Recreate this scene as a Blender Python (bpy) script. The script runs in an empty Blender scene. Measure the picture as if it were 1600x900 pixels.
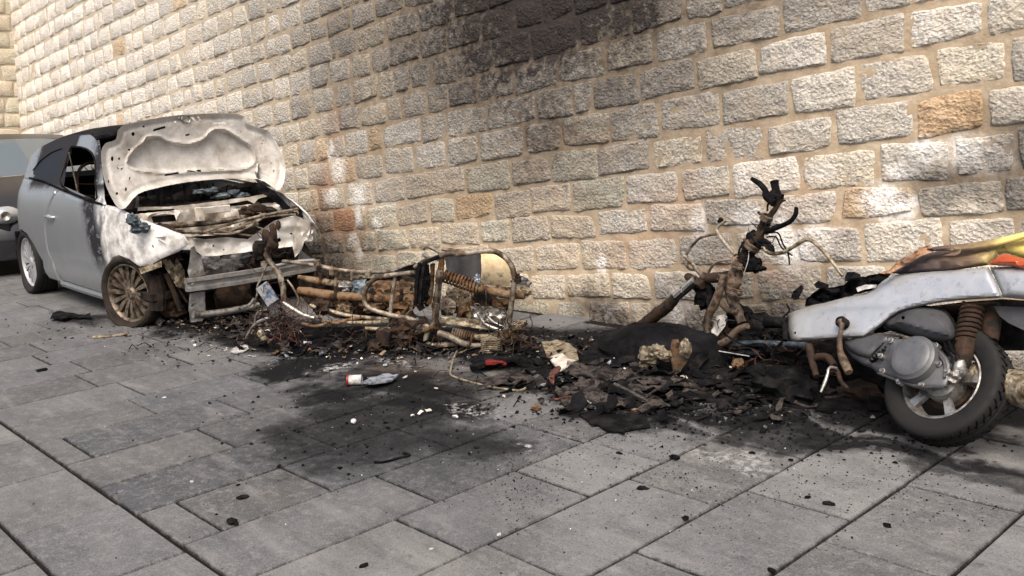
import bpy, bmesh, math, random
from mathutils import Vector, Matrix, noise
from mathutils.geometry import delaunay_2d_cdt
random.seed(7)
R = random.Random(11)
PI = math.pi
sc = bpy.context.scene
C = bpy.data.collections.new('street'); sc.collection.children.link(C)

# ------------------------------------------------------------ camera
F_PX = 1456.0                      # focal length in photo pixels (photo 1600 x 900)
CAM = Vector((0, 0, 1.31))
CX = Vector((0.68338692, 0.72780410, -0.05730190))    # camera right, up, back in world axes
CY = Vector((-0.09251089, 0.16418687, 0.98208167))
CZ = Vector((0.72417129, -0.66584072, 0.17953297))
cam = bpy.data.cameras.new('camera'); camo = bpy.data.objects.new('camera', cam); C.objects.link(camo)
cam.sensor_width = 36.0; cam.lens = 36.0 * F_PX / 1600.0; cam.clip_end = 500; cam.clip_start = 0.05
camo.matrix_world = Matrix(((CX.x, CY.x, CZ.x, CAM.x), (CX.y, CY.y, CZ.y, CAM.y), (CX.z, CY.z, CZ.z, CAM.z), (0, 0, 0, 1)))
sc.camera = camo

# ------------------------------------------------------------ sky, sun, exposure
SUN_EL, SUN_AZ = math.radians(56), math.radians(142)      # azimuth: direction the light comes from, from +Y clockwise
world = bpy.data.worlds.new('World'); sc.world = world; world.use_nodes = True
wn = world.node_tree
bg = wn.nodes['Background']; sky = wn.nodes.new('ShaderNodeTexSky')
sky.sky_type = 'NISHITA'; sky.sun_disc = False; sky.sun_elevation = SUN_EL; sky.sun_rotation = SUN_AZ
sky.air_density = 1.0; sky.dust_density = 7.0; sky.ozone_density = 0.6
wn.links.new(sky.outputs[0], bg.inputs[0]); bg.inputs[1].default_value = 0.145
sl = bpy.data.lights.new('sun', 'SUN'); sl.energy = 1.5; sl.angle = math.radians(36); sl.color = (1.0, 0.92, 0.80)
so = bpy.data.objects.new('sun', sl); C.objects.link(so)
sd = Vector((math.sin(SUN_AZ) * math.cos(SUN_EL), math.cos(SUN_AZ) * math.cos(SUN_EL), math.sin(SUN_EL)))
so.rotation_euler = sd.to_track_quat('Z', 'Y').to_euler(); so.location = (0, 0, 30)
sc.view_settings.view_transform = 'Standard'; sc.view_settings.look = 'None'
sc.view_settings.gamma = 1.0; sc.view_settings.exposure = 0.66

# ------------------------------------------------------------ measuring helpers: photo pixel -> point on a real plane
def ray(px, py):
    v = CX * (px - 800) + CY * (450 - py) - CZ * F_PX
    return v.normalized()
def hit(p, P0, N):
    r = ray(*p); return CAM + r * ((P0 - CAM).dot(N) / r.dot(N))
def gp(p, z=0.0):
    return hit(p, Vector((0, 0, z)), Vector((0, 0, 1)))
def aty(p, y): return hit(p, Vector((0, y, 0)), Vector((0, 1, 0)))
def atx(p, x): return hit(p, Vector((x, 0, 0)), Vector((1, 0, 0)))
class Plane:
    """a real plane in the place; d pushes away from the viewer along its normal"""
    def __init__(s, P0, N, zoom=None):
        s.P0 = Vector(P0); s.N = Vector(N).normalized(); s.zoom = zoom
        if s.N.dot(s.P0 - CAM) < 0: s.N = -s.N
    def px(s, p):
        if s.zoom: ox, oy, k = s.zoom; return (ox + p[0] / k, oy + p[1] / k)
        return p
    def at(s, p, d=0.0): return hit(s.px(p), s.P0 + s.N * d, s.N)

# ------------------------------------------------------------ mesh helpers
class MB:
    def __init__(s): s.v = []; s.f = []; s.tone = []
    def add(s, vs, fs, tone=None):
        n = len(s.v); s.v += [Vector(v) for v in vs]; s.f += [tuple(i + n for i in f) for f in fs]
        if tone is not None: s.tone += [tone] * len(vs)
        return s
    def box(s, c, size, rot=None, tone=None):
        c = Vector(c); hx, hy, hz = (k / 2 for k in size); b = min(hx, hy, hz) * 0.18
        bm = bmesh.new(); bmesh.ops.create_cube(bm, size=1.0)
        for v in bm.verts: v.co = Vector((v.co.x * size[0], v.co.y * size[1], v.co.z * size[2]))
        bmesh.ops.bevel(bm, geom=bm.edges[:], offset=b, segments=1, affect='EDGES')
        m = rot if rot else Matrix.Identity(3)
        vs = [m @ v.co + c for v in bm.verts]; fs = [[v.index for v in f.verts] for f in bm.faces]
        bm.verts.index_update(); bm.free(); return s.add(vs, fs, tone)
    def tube(s, pts, r, n=8, smooth=True, jit=0.0, closed=False, tone=None, flat=1.0):
        pts = [Vector(p) for p in pts]; rr = list(r) if hasattr(r, '__len__') else [r] * len(pts)
        if smooth and len(pts) > 2: pts, rr = spline(pts, rr, 5, closed)
        m = len(pts); vs = []; up = None
        for i, p in enumerate(pts):
            if closed: t = (pts[(i + 1) % m] - pts[i - 1])
            else: t = (pts[min(i + 1, m - 1)] - pts[max(i - 1, 0)])
            if t.length < 1e-9: t = Vector((0, 0, 1))
            t.normalize()
            if up is None: up = t.orthogonal().normalized()
            up = (up - t * up.dot(t))
            if up.length < 1e-6: up = t.orthogonal()
            up.normalize(); sd_ = t.cross(up)
            for k in range(n):
                a = 2 * PI * k / n; rad = rr[i]
                if jit: rad *= 1 + jit * noise.noise(p * 30 + Vector((k * 1.7, 0, 0)))
                vs.append(p + (up * math.cos(a) + sd_ * math.sin(a) * flat) * rad)
        fs = []
        for i in range(m if closed else m - 1):
            j = (i + 1) % m
            for k in range(n): fs.append((i * n + k, i * n + (k + 1) % n, j * n + (k + 1) % n, j * n + k))
        if not closed: fs += [tuple(range(n))[::-1], tuple((m - 1) * n + k for k in range(n))]
        return s.add(vs, fs, tone)
    def blob(s, c, size, seed=0, amp=0.35, freq=3.0, sub=2, tone=None, rot=None):
        bm = bmesh.new(); bmesh.ops.create_icosphere(bm, subdivisions=sub, radius=1.0); vs = []
        for v in bm.verts:
            d = v.co.normalized(); q = d * (1 + amp * noise.noise(d * freq + Vector((seed * 3.1, seed, 0))) + amp * 0.5 * noise.noise(d * freq * 2.7 + Vector((seed, 0, seed))))
            q = Vector((q.x * size[0], q.y * size[1], q.z * size[2]))
            if rot: q = rot @ q
            vs.append(q + Vector(c))
        bm.verts.index_update(); fs = [[v.index for v in f.verts] for f in bm.faces]; bm.free()
        return s.add(vs, fs, tone)
    def lathe(s, c, axis, prof, n=40, a0=0.0, a1=2 * PI, tone=None):
        """prof: (radius, along) pairs"""
        ax = Vector(axis).normalized(); u = ax.orthogonal().normalized(); w = ax.cross(u); c = Vector(c)
        full = abs(a1 - a0 - 2 * PI) < 1e-6; m = n if full else n + 1; vs = []
        for k in range(m):
            a = a0 + (a1 - a0) * k / n; e = u * math.cos(a) + w * math.sin(a)
            for r_, h in prof: vs.append(c + e * r_ + ax * h)
        q = len(prof); fs = []
        for k in range(n):
            k2 = (k + 1) % m
            for i in range(q - 1): fs.append((k * q + i, k2 * q + i, k2 * q + i + 1, k * q + i + 1))
        return s.add(vs, fs, tone)
    def build(s, name, mat, thing=None, parent=None, smooth=True, label=None, kind=None, auto=35):
        me = bpy.data.meshes.new(name); o0 = Vector((0, 0, 0))
        if thing is not None: o0 = thing.location.copy()
        me.from_pydata([v - o0 for v in s.v], [], s.f); me.validate()
        if s.tone:
            at = me.color_attributes.new('tone', 'FLOAT_COLOR', 'POINT')
            for i, t in enumerate(s.tone): at.data[i].color = (t[0], t[1], t[2], 1)
        bm = bmesh.new(); bm.from_mesh(me); bmesh.ops.recalc_face_normals(bm, faces=bm.faces[:])
        if smooth:
            for f in bm.faces: f.smooth = True
            lim = math.radians(auto)
            for e in bm.edges:
                if len(e.link_faces) == 2 and e.calc_face_angle(0) > lim: e.smooth = False
        bm.to_mesh(me); bm.free(); me.materials.append(mat)
        o = bpy.data.objects.new(name, me); C.objects.link(o)
        if parent is not None: o.parent = parent
        elif thing is not None: o.parent = thing
        if label: o['label'] = label
        if kind: o['kind'] = kind
        return o
def spline(pts, rr, k, closed=False):
    m = len(pts); out = []; ro = []
    for i in range(m if closed else m - 1):
        if closed: a, b, c, d = pts[i - 1], pts[i], pts[(i + 1) % m], pts[(i + 2) % m]
        else: a, b, c, d = pts[max(i - 1, 0)], pts[i], pts[i + 1], pts[min(i + 2, m - 1)]
        r0, r1 = rr[i], rr[(i + 1) % m]
        for q in range(k):
            t = q / k
            out.append(0.5 * ((2 * b) + (c - a) * t + (2 * a - 5 * b + 4 * c - d) * t * t + (3 * b - a - 3 * c + d) * t ** 3)); ro.append(r0 + (r1 - r0) * t)
    if not closed: out.append(pts[-1]); ro.append(rr[-1])
    return out, ro
def thing(name, label, cat, loc, group=None):
    o = bpy.data.objects.new(name, None); C.objects.link(o); o.location = loc; o.empty_display_size = 0.1
    o['label'] = label; o['category'] = cat
    if group: o['group'] = group
    return o
def tag(o, label, cat, group=None):
    o['label'] = label; o['category'] = cat
    if group: o['group'] = group
    return o
def struct(name, loc=(0, 0, 0)):
    o = bpy.data.objects.new(name, None); C.objects.link(o); o.location = loc; o['kind'] = 'structure'; return o
def seg_d(p, a, b):
    ab = b - a; t = max(0, min(1, (p - a).dot(ab) / max(ab.length_squared, 1e-12))); return (p - a - ab * t).length
def poly_d(p, poly):
    return min(seg_d(p, poly[i - 1], poly[i]) for i in range(len(poly)))
def inside(p, poly):
    c = False; j = len(poly) - 1
    for i in range(len(poly)):
        a, b = poly[i], poly[j]
        if (a.y > p.y) != (b.y > p.y) and p.x < (b.x - a.x) * (p.y - a.y) / (b.y - a.y) + a.x: c = not c
        j = i
    return c
def smooth_poly(pts, k=4, closed=True):
    P = [Vector((p[0], p[1], 0)) for p in pts]; o, _ = spline(P, [1] * len(P), k, closed)
    return [(q.x, q.y) for q in o]
def panel(mb, outline, fmap, step, thick=0.01, holes=(), off=None, back=True, tone=None, wob=0.0, rings=(.3, .75)):
    """solid sheet: outline and holes in a 2-D frame, fmap(p2, d) -> world point (d = into the sheet, away from viewer)"""
    ol = [Vector(p) for p in outline]; hs = [[Vector(p) for p in h] for h in holes]
    def dens(l):
        o = []
        for i in range(len(l)):
            a, b = l[i], l[(i + 1) % len(l)]; n = max(1, int((b - a).length / step))
            for k in range(n): o.append(a.lerp(b, k / n))
        return o
    ol = dens(ol); hs = [dens(h) if len(h) > 8 else h for h in hs]
    if wob:
        for i, p in enumerate(ol): ol[i] = p + Vector((noise.noise(Vector((p.x, p.y, 0)) * (0.9 / step)), noise.noise(Vector((p.y, p.x, 5)) * (0.9 / step)))) * wob
    vs = []; fc = []
    for l in [ol] + hs: fc.append(list(range(len(vs), len(vs) + len(l)))); vs += l
    if off and rings:
        area = sum(ol[i - 1].x * ol[i].y - ol[i].x * ol[i - 1].y for i in range(len(ol))); sg = 1 if area > 0 else -1
        for rr_ in rings:
            for i in range(len(ol)):
                tt = (ol[(i + 1) % len(ol)] - ol[i - 1])
                if tt.length < 1e-9: continue
                tt.normalize(); q = ol[i] + Vector((-tt.y, tt.x)) * sg * rr_ * step
                if inside(q, ol) and poly_d(q, ol) > rr_ * step * .85 and all(poly_d(q, h) > step * .25 and not inside(q, h) for h in hs): vs.append(q)
    rmin = (rings[-1] + .4 if off and rings else .45) * step
    x0 = min(p.x for p in ol); x1 = max(p.x for p in ol); y0 = min(p.y for p in ol); y1 = max(p.y for p in ol)
    j = 0; y = y0 + step * 0.5
    while y < y1:
        x = x0 + step * (0.5 if j % 2 else 0.0)
        while x < x1:
            p = Vector((x + (R.random() - .5) * step * .15, y + (R.random() - .5) * step * .15))
            if inside(p, ol) and poly_d(p, ol) > rmin and all(poly_d(p, h) > step * 0.35 and not inside(p, h) for h in hs): vs.append(p)
            x += step
        y += step * 0.87; j += 1
    ov, oe, of, *_ = delaunay_2d_cdt(vs, [], fc, 1, 1e-7)
    keep = []
    for f in of:
        c = sum((ov[i] for i in f), Vector((0, 0))) / len(f)
        if inside(c, ol) and not any(inside(c, h) for h in hs): keep.append(tuple(f))
    cnt = {}
    for f in keep:
        for i in range(len(f)):
            e = (f[i], f[(i + 1) % len(f)]); k = (min(e), max(e)); cnt.setdefault(k, []).append(e)
    D = [off(p, poly_d(p, ol)) if off else 0.0 for p in ov]
    n = len(ov); A = [fmap(p, D[i]) for i, p in enumerate(ov)]
    if back:
        B = [fmap(p, D[i] + thick) for i, p in enumerate(ov)]
        fs = keep + [tuple(i + n for i in f[::-1]) for f in keep]
        for k, es in cnt.items():
            if len(es) == 1: a, b = es[0]; fs.append((b, a, a + n, b + n))
        mb.add(A + B, fs, tone)
    else: mb.add(A, keep, tone)
    return mb
def ell(cx, cy, rx, ry, n=12, a=0.0):
    return [(cx + rx * math.cos(t) * math.cos(a) - ry * math.sin(t) * math.sin(a), cy + rx * math.cos(t) * math.sin(a) + ry * math.sin(t) * math.cos(a)) for t in [2 * PI * k / n for k in range(n)]]

# ------------------------------------------------------------ material helpers
class NT:
    def __init__(s, name):
        s.m = bpy.data.materials.new(name); s.m.use_nodes = True; s.t = s.m.node_tree; s.b = s.t.nodes['Principled BSDF']
        s.geo = s.n('ShaderNodeNewGeometry'); s.pos = s.geo.outputs['Position']
    def n(s, ty, **kw):
        o = s.t.nodes.new(ty)
        for k, v in kw.items(): setattr(o, k, v)
        return o
    def set(s, sock, v):
        if hasattr(v, 'is_linked'): s.t.links.new(v, sock)
        elif isinstance(v, (tuple, list)) and len(v) == 3 and sock.type == 'RGBA': sock.default_value = (*v, 1)
        else: sock.default_value = v
    def math(s, op, a, b=0.0, c=0.0, clamp=False):
        o = s.n('ShaderNodeMath', operation=op, use_clamp=clamp)
        for i, v in enumerate((a, b, c)): s.set(o.inputs[i], v)
        return o.outputs[0]
    def vm(s, op, a, b=(0, 0, 0)):
        o = s.n('ShaderNodeVectorMath', operation=op); s.set(o.inputs[0], a); s.set(o.inputs[1], b)
        return o.outputs['Value'] if op in ('LENGTH', 'DOT_PRODUCT', 'DISTANCE') else o.outputs[0]
    def noise(s, scale, detail=4, rough=0.55, vec=None, dist=0.0, out=0):
        o = s.n('ShaderNodeTexNoise'); s.set(o.inputs['Vector'], vec if vec is not None else s.pos)
        o.inputs['Scale'].default_value = scale; o.inputs['Detail'].default_value = detail
        o.inputs['Roughness'].default_value = rough; o.inputs['Distortion'].default_value = dist
        return o.outputs[out]
    def voro(s, scale, vec=None, feat='F1', out='Distance'):
        o = s.n('ShaderNodeTexVoronoi', feature=feat); s.set(o.inputs['Vector'], vec if vec is not None else s.pos); o.inputs['Scale'].default_value = scale
        return o.outputs[out]
    def ramp(s, f, a, b, lo=0.0, hi=1.0, smooth=True):
        o = s.n('ShaderNodeMapRange', interpolation_type='SMOOTHSTEP' if smooth else 'LINEAR'); s.set(o.inputs[0], f)
        for i, v in zip((1, 2, 3, 4), (a, b, lo, hi)): s.set(o.inputs[i], v)
        return o.outputs[0]
    def mix(s, f, a, b, mode='MIX'):
        o = s.n('ShaderNodeMix', data_type='RGBA', blend_type=mode); s.set(o.inputs[0], f); s.set(o.inputs[6], a); s.set(o.inputs[7], b)
        return o.outputs[2]
    def sc(s, v, k):
        return s.vm('MULTIPLY', v, k)
    def blobs(s, lst, dist=0.35, nscale=1.6):
        """union of soft ellipses (world space): centre, radii, strength; edges broken by noise"""
        nz = s.noise(nscale, 4, 0.6, out=1); nz = s.vm('SUBTRACT', nz, (0.5, 0.5, 0.5)); nz = s.vm('MULTIPLY', nz, (dist * 2,) * 3)
        P = s.vm('ADD', s.pos, nz); acc = None
        for c, r, st in lst:
            q = s.vm('SUBTRACT', P, c); q = s.vm('MULTIPLY', q, tuple(1.0 / k for k in r)); l = s.vm('LENGTH', q)
            m = s.ramp(l, 1.0, 0.25, 0.0, st)
            acc = m if acc is None else s.math('MAXIMUM', acc, m)
        return acc
    def attr(s, name='tone'):
        o = s.n('ShaderNodeAttribute'); o.attribute_name = name; return o.outputs['Color']
    def bump(s, h, strength=0.5, dist=0.01, nrm=None):
        o = s.n('ShaderNodeBump'); s.set(o.inputs['Height'], h); o.inputs['Strength'].default_value = strength; o.inputs['Distance'].default_value = dist
        if nrm is not None: s.t.links.new(nrm, o.inputs['Normal'])
        return o.outputs[0]
    def out(s, col=None, rough=None, metal=None, nrm=None, spec=None):
        if spec is None and hasattr(col, 'is_linked'): spec = .3
        if col is not None: s.set(s.b.inputs['Base Color'], col)
        if rough is not None: s.set(s.b.inputs['Roughness'], rough)
        if metal is not None: s.set(s.b.inputs['Metallic'], metal)
        if nrm is not None: s.t.links.new(nrm, s.b.inputs['Normal'])
        if spec is not None and (hasattr(spec, 'is_linked') or spec >= 0): s.set(s.b.inputs['Specular IOR Level'], spec)
        return s.m
def multi(name, cols, scale=6, rough=0.6, metal=0.0, bump=0.4, bscale=60, bdist=0.004, soot=0.0, detail=6):
    """patchy burnt / weathered surface from several colours"""
    t = NT(name); f = t.noise(scale, detail, 0.62); r = t.n('ShaderNodeValToRGB'); t.t.links.new(f, r.inputs[0])
    e = r.color_ramp.elements; n = len(cols)
    while len(e) < n: e.new(0.5)
    for i, c in enumerate(cols): e[i].position = 0.33 + 0.34 * i / max(n - 1, 1); e[i].color = (*c, 1)
    col = r.outputs[0]
    g = t.noise(bscale, 3, 0.6); col = t.mix(0.35, col, t.mix(g, (0.25, 0.25, 0.25), (1.3, 1.3, 1.3)), 'MULTIPLY')
    if soot: col = t.mix(t.ramp(t.noise(2.3, 5, 0.6), 0.48, 0.62, 0, soot), col, (0.012, 0.011, 0.010))
    return t.out(col, t.ramp(g, 0.2, 0.8, max(rough - .12, .05), min(rough + .15, 1)), metal, t.bump(t.math('ADD', g, t.noise(bscale * .3, 3)), bump, bdist))

# --- stone wall frame: u along the courses, v up the wall, measured from W0
W0 = Vector((-4.159, 4.384, 0)); WC = Vector((0.99418713, 0.04918855, 0.09577279)); WU = Vector((-0.100176, 0.09663081, 0.99026625)); WN = Vector((-0.03945516, 0.99410411, -0.10099662))
WC.normalize(); WU.normalize(); WN.normalize()
def wp(u, v, out=0.0): return W0 + WC * u + WU * v - WN * out
def wuv(p):
    q = hit(p, W0, WN) - W0; return q.dot(WC), q.dot(WU)
def wpx(p): return hit(p, W0, WN)
def wb(p, ru, rv, st=1.0):
    return (tuple(wpx(p)), (ru, 0.9, rv), st)

SOOT_WALL = [wb((870, -70), 1.85, 1.25, 1.1), wb((810, 0), 1.7, .95, .96), wb((800, 40), 2.6, 1.5, .80), wb((640, 30), 2.3, 1.5, .56), wb((880, 130), 1.2, .6, .55), wb((1040, 10), 1.3, .62, .70), wb((680, 200), 2.0, 1.0, .42), wb((560, 300), 1.4, .9, .22), wb((800, 260), 1.2, .6, .22), wb((1480, 262), .36, .22, .65), wb((1590, 250), .4, .4, .65), wb((450, 40), 1.5, 1.2, .22),
             wb((480, 430), 1.5, .6, .9), wb((700, 480), 1.5, .22, .6), wb((560, 400), .9, .4, .5), wb((1010, 508), .8, .16, .85), wb((1230, 510), 1.4, .34, .75), wb((1140, 400), .5, .5, .4), wb((1400, 570), 1.1, .3, .6), wb((1560, 90), .4, .2, .15), wb((1330, 0), .5, .12, .4)]
RUST_WALL = [wb((505, 300), .26, .5, .75), wb((540, 350), .5, .22, .75), wb((525, 200), .2, .3, .5), wb((980, 395), .4, .2, .35), wb((1240, 330), .5, .4, .25), wb((1060, 320), .4, .25, .45), wb((880, 215), .7, .10, .4), wb((1180, 420), .5, .1, .5)]
WHITE_WALL = [wb((518, 235), .05, .09, 1), wb((530, 265), .11, .12, .9), wb((520, 308), .12, .08, .8), wb((562, 305), .12, .12, 1), wb((562, 340), .05, .1, .9), wb((553, 375), .07, .06, .8), wb((525, 392), .06, .05, .6), wb((564, 395), .05, .06, .9), wb((590, 350), .05, .06, .9),
              wb((1240, 392), .14, .12, 1), wb((1222, 372), .08, .12, 1), wb((1382, 315), .12, .1, 1), wb((1410, 322), .08, .08, 1), wb((1447, 238), .07, .07, .9), wb((1412, 268), .06, .05, .9), wb((1512, 240), .10, .10, .9), wb((1550, 250), .12, .08, .5), wb((1172, 342), .1, .08, .9), wb((942, 412), .06, .06, .8), wb((1095, 350), .06, .12, .7), wb((955, 490), .05, .08, .7),
              wb((1060, 480), .08, .1, .8), wb((1280, 270), .1, .05, .5), wb((600, 300), .3, .2, .2), wb((1280, 370), .1, .08, .6)]
WHITE_WALL = [(c, (r[0] * 1.45, r[1], r[2] * 1.35), s) for c, r, s in WHITE_WALL]
def stain_wall(t, col, k=1.0):
    rs = t.blobs(RUST_WALL, 0.18, 5); col = t.mix(t.math('MULTIPLY', rs, 0.6), col, (0.30, 0.135, 0.065))
    wh = t.blobs(WHITE_WALL, 0.07, 14); wn_ = t.ramp(t.noise(55, 4, .7), .40, .56)
    col = t.mix(t.math('MULTIPLY', wh, t.math('MULTIPLY_ADD', wn_, 0.55, 0.40)), col, (0.90, 0.89, 0.87))
    so_ = t.blobs(SOOT_WALL, 0.42, 1.3); brk = t.ramp(t.noise(22, 5, .6), .25, .75, .80, 1.12)
    so_ = t.math('MULTIPLY', t.math('MULTIPLY', so_, brk), 1.08 * k)
    so_ = t.math('MINIMUM', so_, 0.975)
    return t.mix(so_, col, (0.024, 0.020, 0.020))
SOOT_WALL = [(c, (r[0] * 1.22, r[1], r[2] * 1.2), s) for c, r, s in SOOT_WALL]
def mat_stone():
    t = NT('granite'); tone = t.attr()
    mp = t.sc(t.pos, (1.0, 1.0, 1.25))
    n1 = t.noise(20, 5, .65, mp); n2 = t.noise(75, 3, .7, mp); n3 = t.noise(6, 3, .5)
    v1 = t.voro(42, t.vm('ADD', mp, t.sc(t.noise(30, 3, .6, out=1), (.04, .04, .04))))
    col = t.mix(t.ramp(n2, .34, .66), t.mix(0.78, tone, (.12, .105, .09)), t.mix(.35, tone, (0.86, .84, .8)), 'MIX')
    col = t.mix(0.62, tone, col)
    col = t.mix(t.ramp(n3, .42, .66, 0, .55), col, t.mix(.5, tone, (0.48, .38, .26)))
    col = t.mix(t.ramp(t.noise(48, 4, .75), .36, .22, 0, .75), col, (0.10, .085, .07))
    col = stain_wall(t, col)
    h = t.math('ADD', t.math('MULTIPLY', n1, 1.0), t.math('ADD', t.math('MULTIPLY', v1, .55), t.math('MULTIPLY', n2, .38)))
    return t.out(col, .93, 0, t.bump(h, .85, 0.018), .06)
def mat_mortar():
    t = NT('mortar'); n1 = t.noise(9, 5, .6); n2 = t.noise(60, 4, .65)
    col = t.mix(t.ramp(n1, .35, .65), (0.39, .31, .215), (0.49, .41, .305)); col = t.mix(t.ramp(n2, .3, .7, 0, .3), col, (0.28, .2, .13))
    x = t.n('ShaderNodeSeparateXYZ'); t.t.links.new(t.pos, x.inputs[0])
    col = t.mix(t.ramp(x.outputs[0], -5.5, -10, 0, .5), col, (.50, .46, .38))  # mortar pales leftwards too, painting in the brighter light at that end
    col = stain_wall(t, col, .93)
    return t.out(col, .95, 0, t.bump(t.math('ADD', t.noise(24, 4), t.math('MULTIPLY', n2, .5)), .8, .008), .2)
def gb(p, rx, ry, st=1.0):
    q = gp(p); return ((q.x, q.y, 0), (rx, ry, .5), st)
SOOT_G = [gb((300, 508), .55, .35, .9), gb((420, 520), .7, .45, .95), gb((560, 530), .8, .36, 1), gb((700, 530), .8, .34, .98), gb((820, 520), .45, .2, .7), gb((470, 575), .30, .22, .9), gb((900, 580), .75, .26, .92), gb((1000, 545), .75, .5, 1), gb((1130, 590), .8, .38, 1), gb((1280, 610), .75, .36, 1), gb((1400, 640), .5, .22, .9),
          gb((540, 610), .34, .28, .72), gb((600, 650), .5, .42, .62), gb((690, 635), .35, .22, .72), gb((560, 690), .6, .45, .58), gb((640, 590), .7, .25, .75), gb((480, 545), .6, .2, .9), gb((760, 560), .5, .2, .8), gb((880, 520), .3, .2, .5), gb((1150, 670), .7, .14, .6), gb((1300, 690), .9, .11, .62), gb((1500, 740), .6, .10, .55), gb((1250, 655), .6, .10, .7), gb((1000, 665), .5, .1, .6), gb((420, 700), .5, .35, .3), gb((760, 800), .5, .4, .32), gb((700, 690), .38, .3, .6), gb((430, 640), .7, .4, .3), gb((950, 635), .42, .15, .98), gb((985, 655), .24, .08, .95), gb((1080, 645), .5, .13, .85), gb((1200, 655), .5, .12, .7), gb((660, 730), .55, .35, .42), gb((560, 830), .25, .2, .3), gb((1350, 700), .45, .12, .75), gb((1480, 715), .6, .12, .7), gb((1550, 640), .5, .3, .8), gb((140, 498), .35, .2, .6), gb((60, 545), .6, .3, .25), gb((1240, 680), .3, .08, .5), gb((870, 610), .35, .1, .8), gb((790, 600), .3, .12, .7)]
SOOT_G = [(c, (r[0] * 1.5, r[1] * 1.5, r[2]), s) for c, r, s in SOOT_G]
def mat_slab():
    t = NT('paving stone'); tone = t.attr(); n1 = t.noise(3.2, 5, .6); n2 = t.noise(160, 3, .7); n3 = t.noise(14, 5, .7)
    col = t.mix(t.ramp(n1, .3, .7), t.mix(.5, tone, (.62, .62, .62), 'MULTIPLY'), t.mix(.42, tone, (1.5, 1.45, 1.38), 'MULTIPLY'))
    col = t.mix(t.ramp(t.noise(24, 6, .78), .47, .66, 0, .55), col, (.20, .195, .19)); col = t.mix(t.ramp(n2, .5, .62, 0, .2), col, (.4, .4, .4)); col = t.mix(t.ramp(t.noise(34, 6, .8), .44, .33, 0, .6), col, (.022, .022, .025)); col = t.mix(t.ramp(t.noise(120, 2, .5), .42, .34, 0, .45), col, (.03, .03, .03))
    wash = t.noise(5, 4, .6, t.sc(t.pos, (.5, 2.2, 1)))                       # streaks left by the hose water
    col = t.mix(t.ramp(wash, .52, .72, 0, .30), col, (.25, .245, .24))
    col = t.mix(t.ramp(wash, .45, .32, 0, .30), col, (.032, .033, .038))
    s_ = t.blobs(SOOT_G, .42, 2.3); brk = t.noise(7, 6, .72); s2 = t.math('SUBTRACT', t.math('MULTIPLY', s_, 1.9), t.math('MULTIPLY', t.math('MULTIPLY_ADD', t.noise(38, 5, .75), .5, t.math('MULTIPLY', brk, .85)), .72))
    s2 = t.ramp(s2, -.12, .92, 0, .975)
    col = t.mix(s2, col, (0.0085, 0.0083, 0.0095))
    br = t.blobs([gb((650, 575), .5, .22, 1), gb((760, 580), .3, .15, .7), gb((440, 780), .3, .2, .35)], .3, 3)
    col = t.mix(t.math('MULTIPLY', br, t.ramp(t.noise(9, 5, .7), .35, .6, 0, .5)), col, (.12, .10, .085))
    wb_ = t.blobs([gb((820, 698), .10, .05, 1), gb((620, 565), .25, .08, .8), gb((740, 640), .25, .08, .8), gb((1150, 720), .3, .12, .6), gb((520, 575), .12, .1, .8), gb((1170, 625), .2, .06, .6)], .18, 8)
    col = t.mix(t.math('MULTIPLY', wb_, t.ramp(t.noise(26, 5, .7), .46, .6, 0, .7)), col, (.5, .5, .5))
    # scattered ash specks, thicker towards the fire
    near = t.blobs([gb((900, 640), 2.2, 1.5, 1), gb((1250, 720), 1.3, 1.0, .9), gb((620, 640), 1.4, 1.0, .6)], .4, 2)
    sp = t.math('MULTIPLY', t.ramp(t.math('ADD', t.voro(38, t.sc(t.pos, (1, 1.6, 1))), t.math('MULTIPLY', t.noise(90, 3), .25)), .32, .24), t.ramp(t.noise(4.5, 4, .7), .42, .54)); sp = t.math('MULTIPLY', sp, near)
    col = t.mix(t.math('MULTIPLY', sp, .9), col, (.016, .016, .016))
    rg = t.ramp(s2, 0, 1, .62, .74)
    return t.out(col, rg, 0, t.bump(t.math('ADD', t.math('MULTIPLY', n2, .35), t.math('ADD', n3, t.math('MULTIPLY', s2, t.noise(40, 4, .7)))), .6, .006), t.ramp(s2, 0, .8, .25, .03))
def matte(m, s_):
    m.node_tree.nodes['Principled BSDF'].inputs['Specular IOR Level'].default_value = s_; return m
M = {}
M['stone'] = mat_stone(); M['mortar'] = mat_mortar(); M['slab'] = mat_slab()
t = NT('joint dirt'); M['joint'] = t.out(t.mix(t.noise(20, 4), (.005, .0045, .004), (.018, .015, .013)), .95, 0, t.bump(t.noise(70, 4), .6, .006), .1)
M['rust'] = multi('rusty steel', [(.018, .014, .011), (.09, .048, .024), (.18, .105, .052), (.25, .20, .14), (.035, .028, .023)], 12, .85, .2, .9, 90, .004, .4)
M['rust_pale'] = multi('burnt bare steel', [(.035, .026, .02), (.14, .10, .068), (.38, .34, .28), (.11, .07, .045)], 11, .6, .45, .6, 90, .003, .45)
M['rust_dark'] = multi('sooty rust', [(.006, .005, .005), (.016, .011, .009), (.045, .025, .015), (.011, .010, .009)], 10, .85, .15, .8, 70, .004)
M['orange_rust'] = multi('orange rust', [(.016, .013, .011), (.085, .044, .022), (.19, .098, .042), (.18, .135, .09), (.022, .017, .014)], 17, .85, .1, .8, 90, .004, .5)
M['char'] = matte(multi('charred plastic', [(.004, .004, .005), (.009, .009, .010), (.022, .020, .020)], 14, .85, 0, 1.0, 50, .010), .02)
M['char_gloss'] = matte(multi('melted black plastic', [(.004, .004, .005), (.008, .008, .009), (.014, .014, .016)], 8, .6, 0, .9, 30, .012), .03)
M['fork'] = multi('fire-blackened fork steel', [(.015, .012, .010), (.06, .042, .03), (.17, .13, .095), (.10, .055, .03), (.02, .016, .014)], 15, .7, .3, .9, 80, .004, .6)
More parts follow.
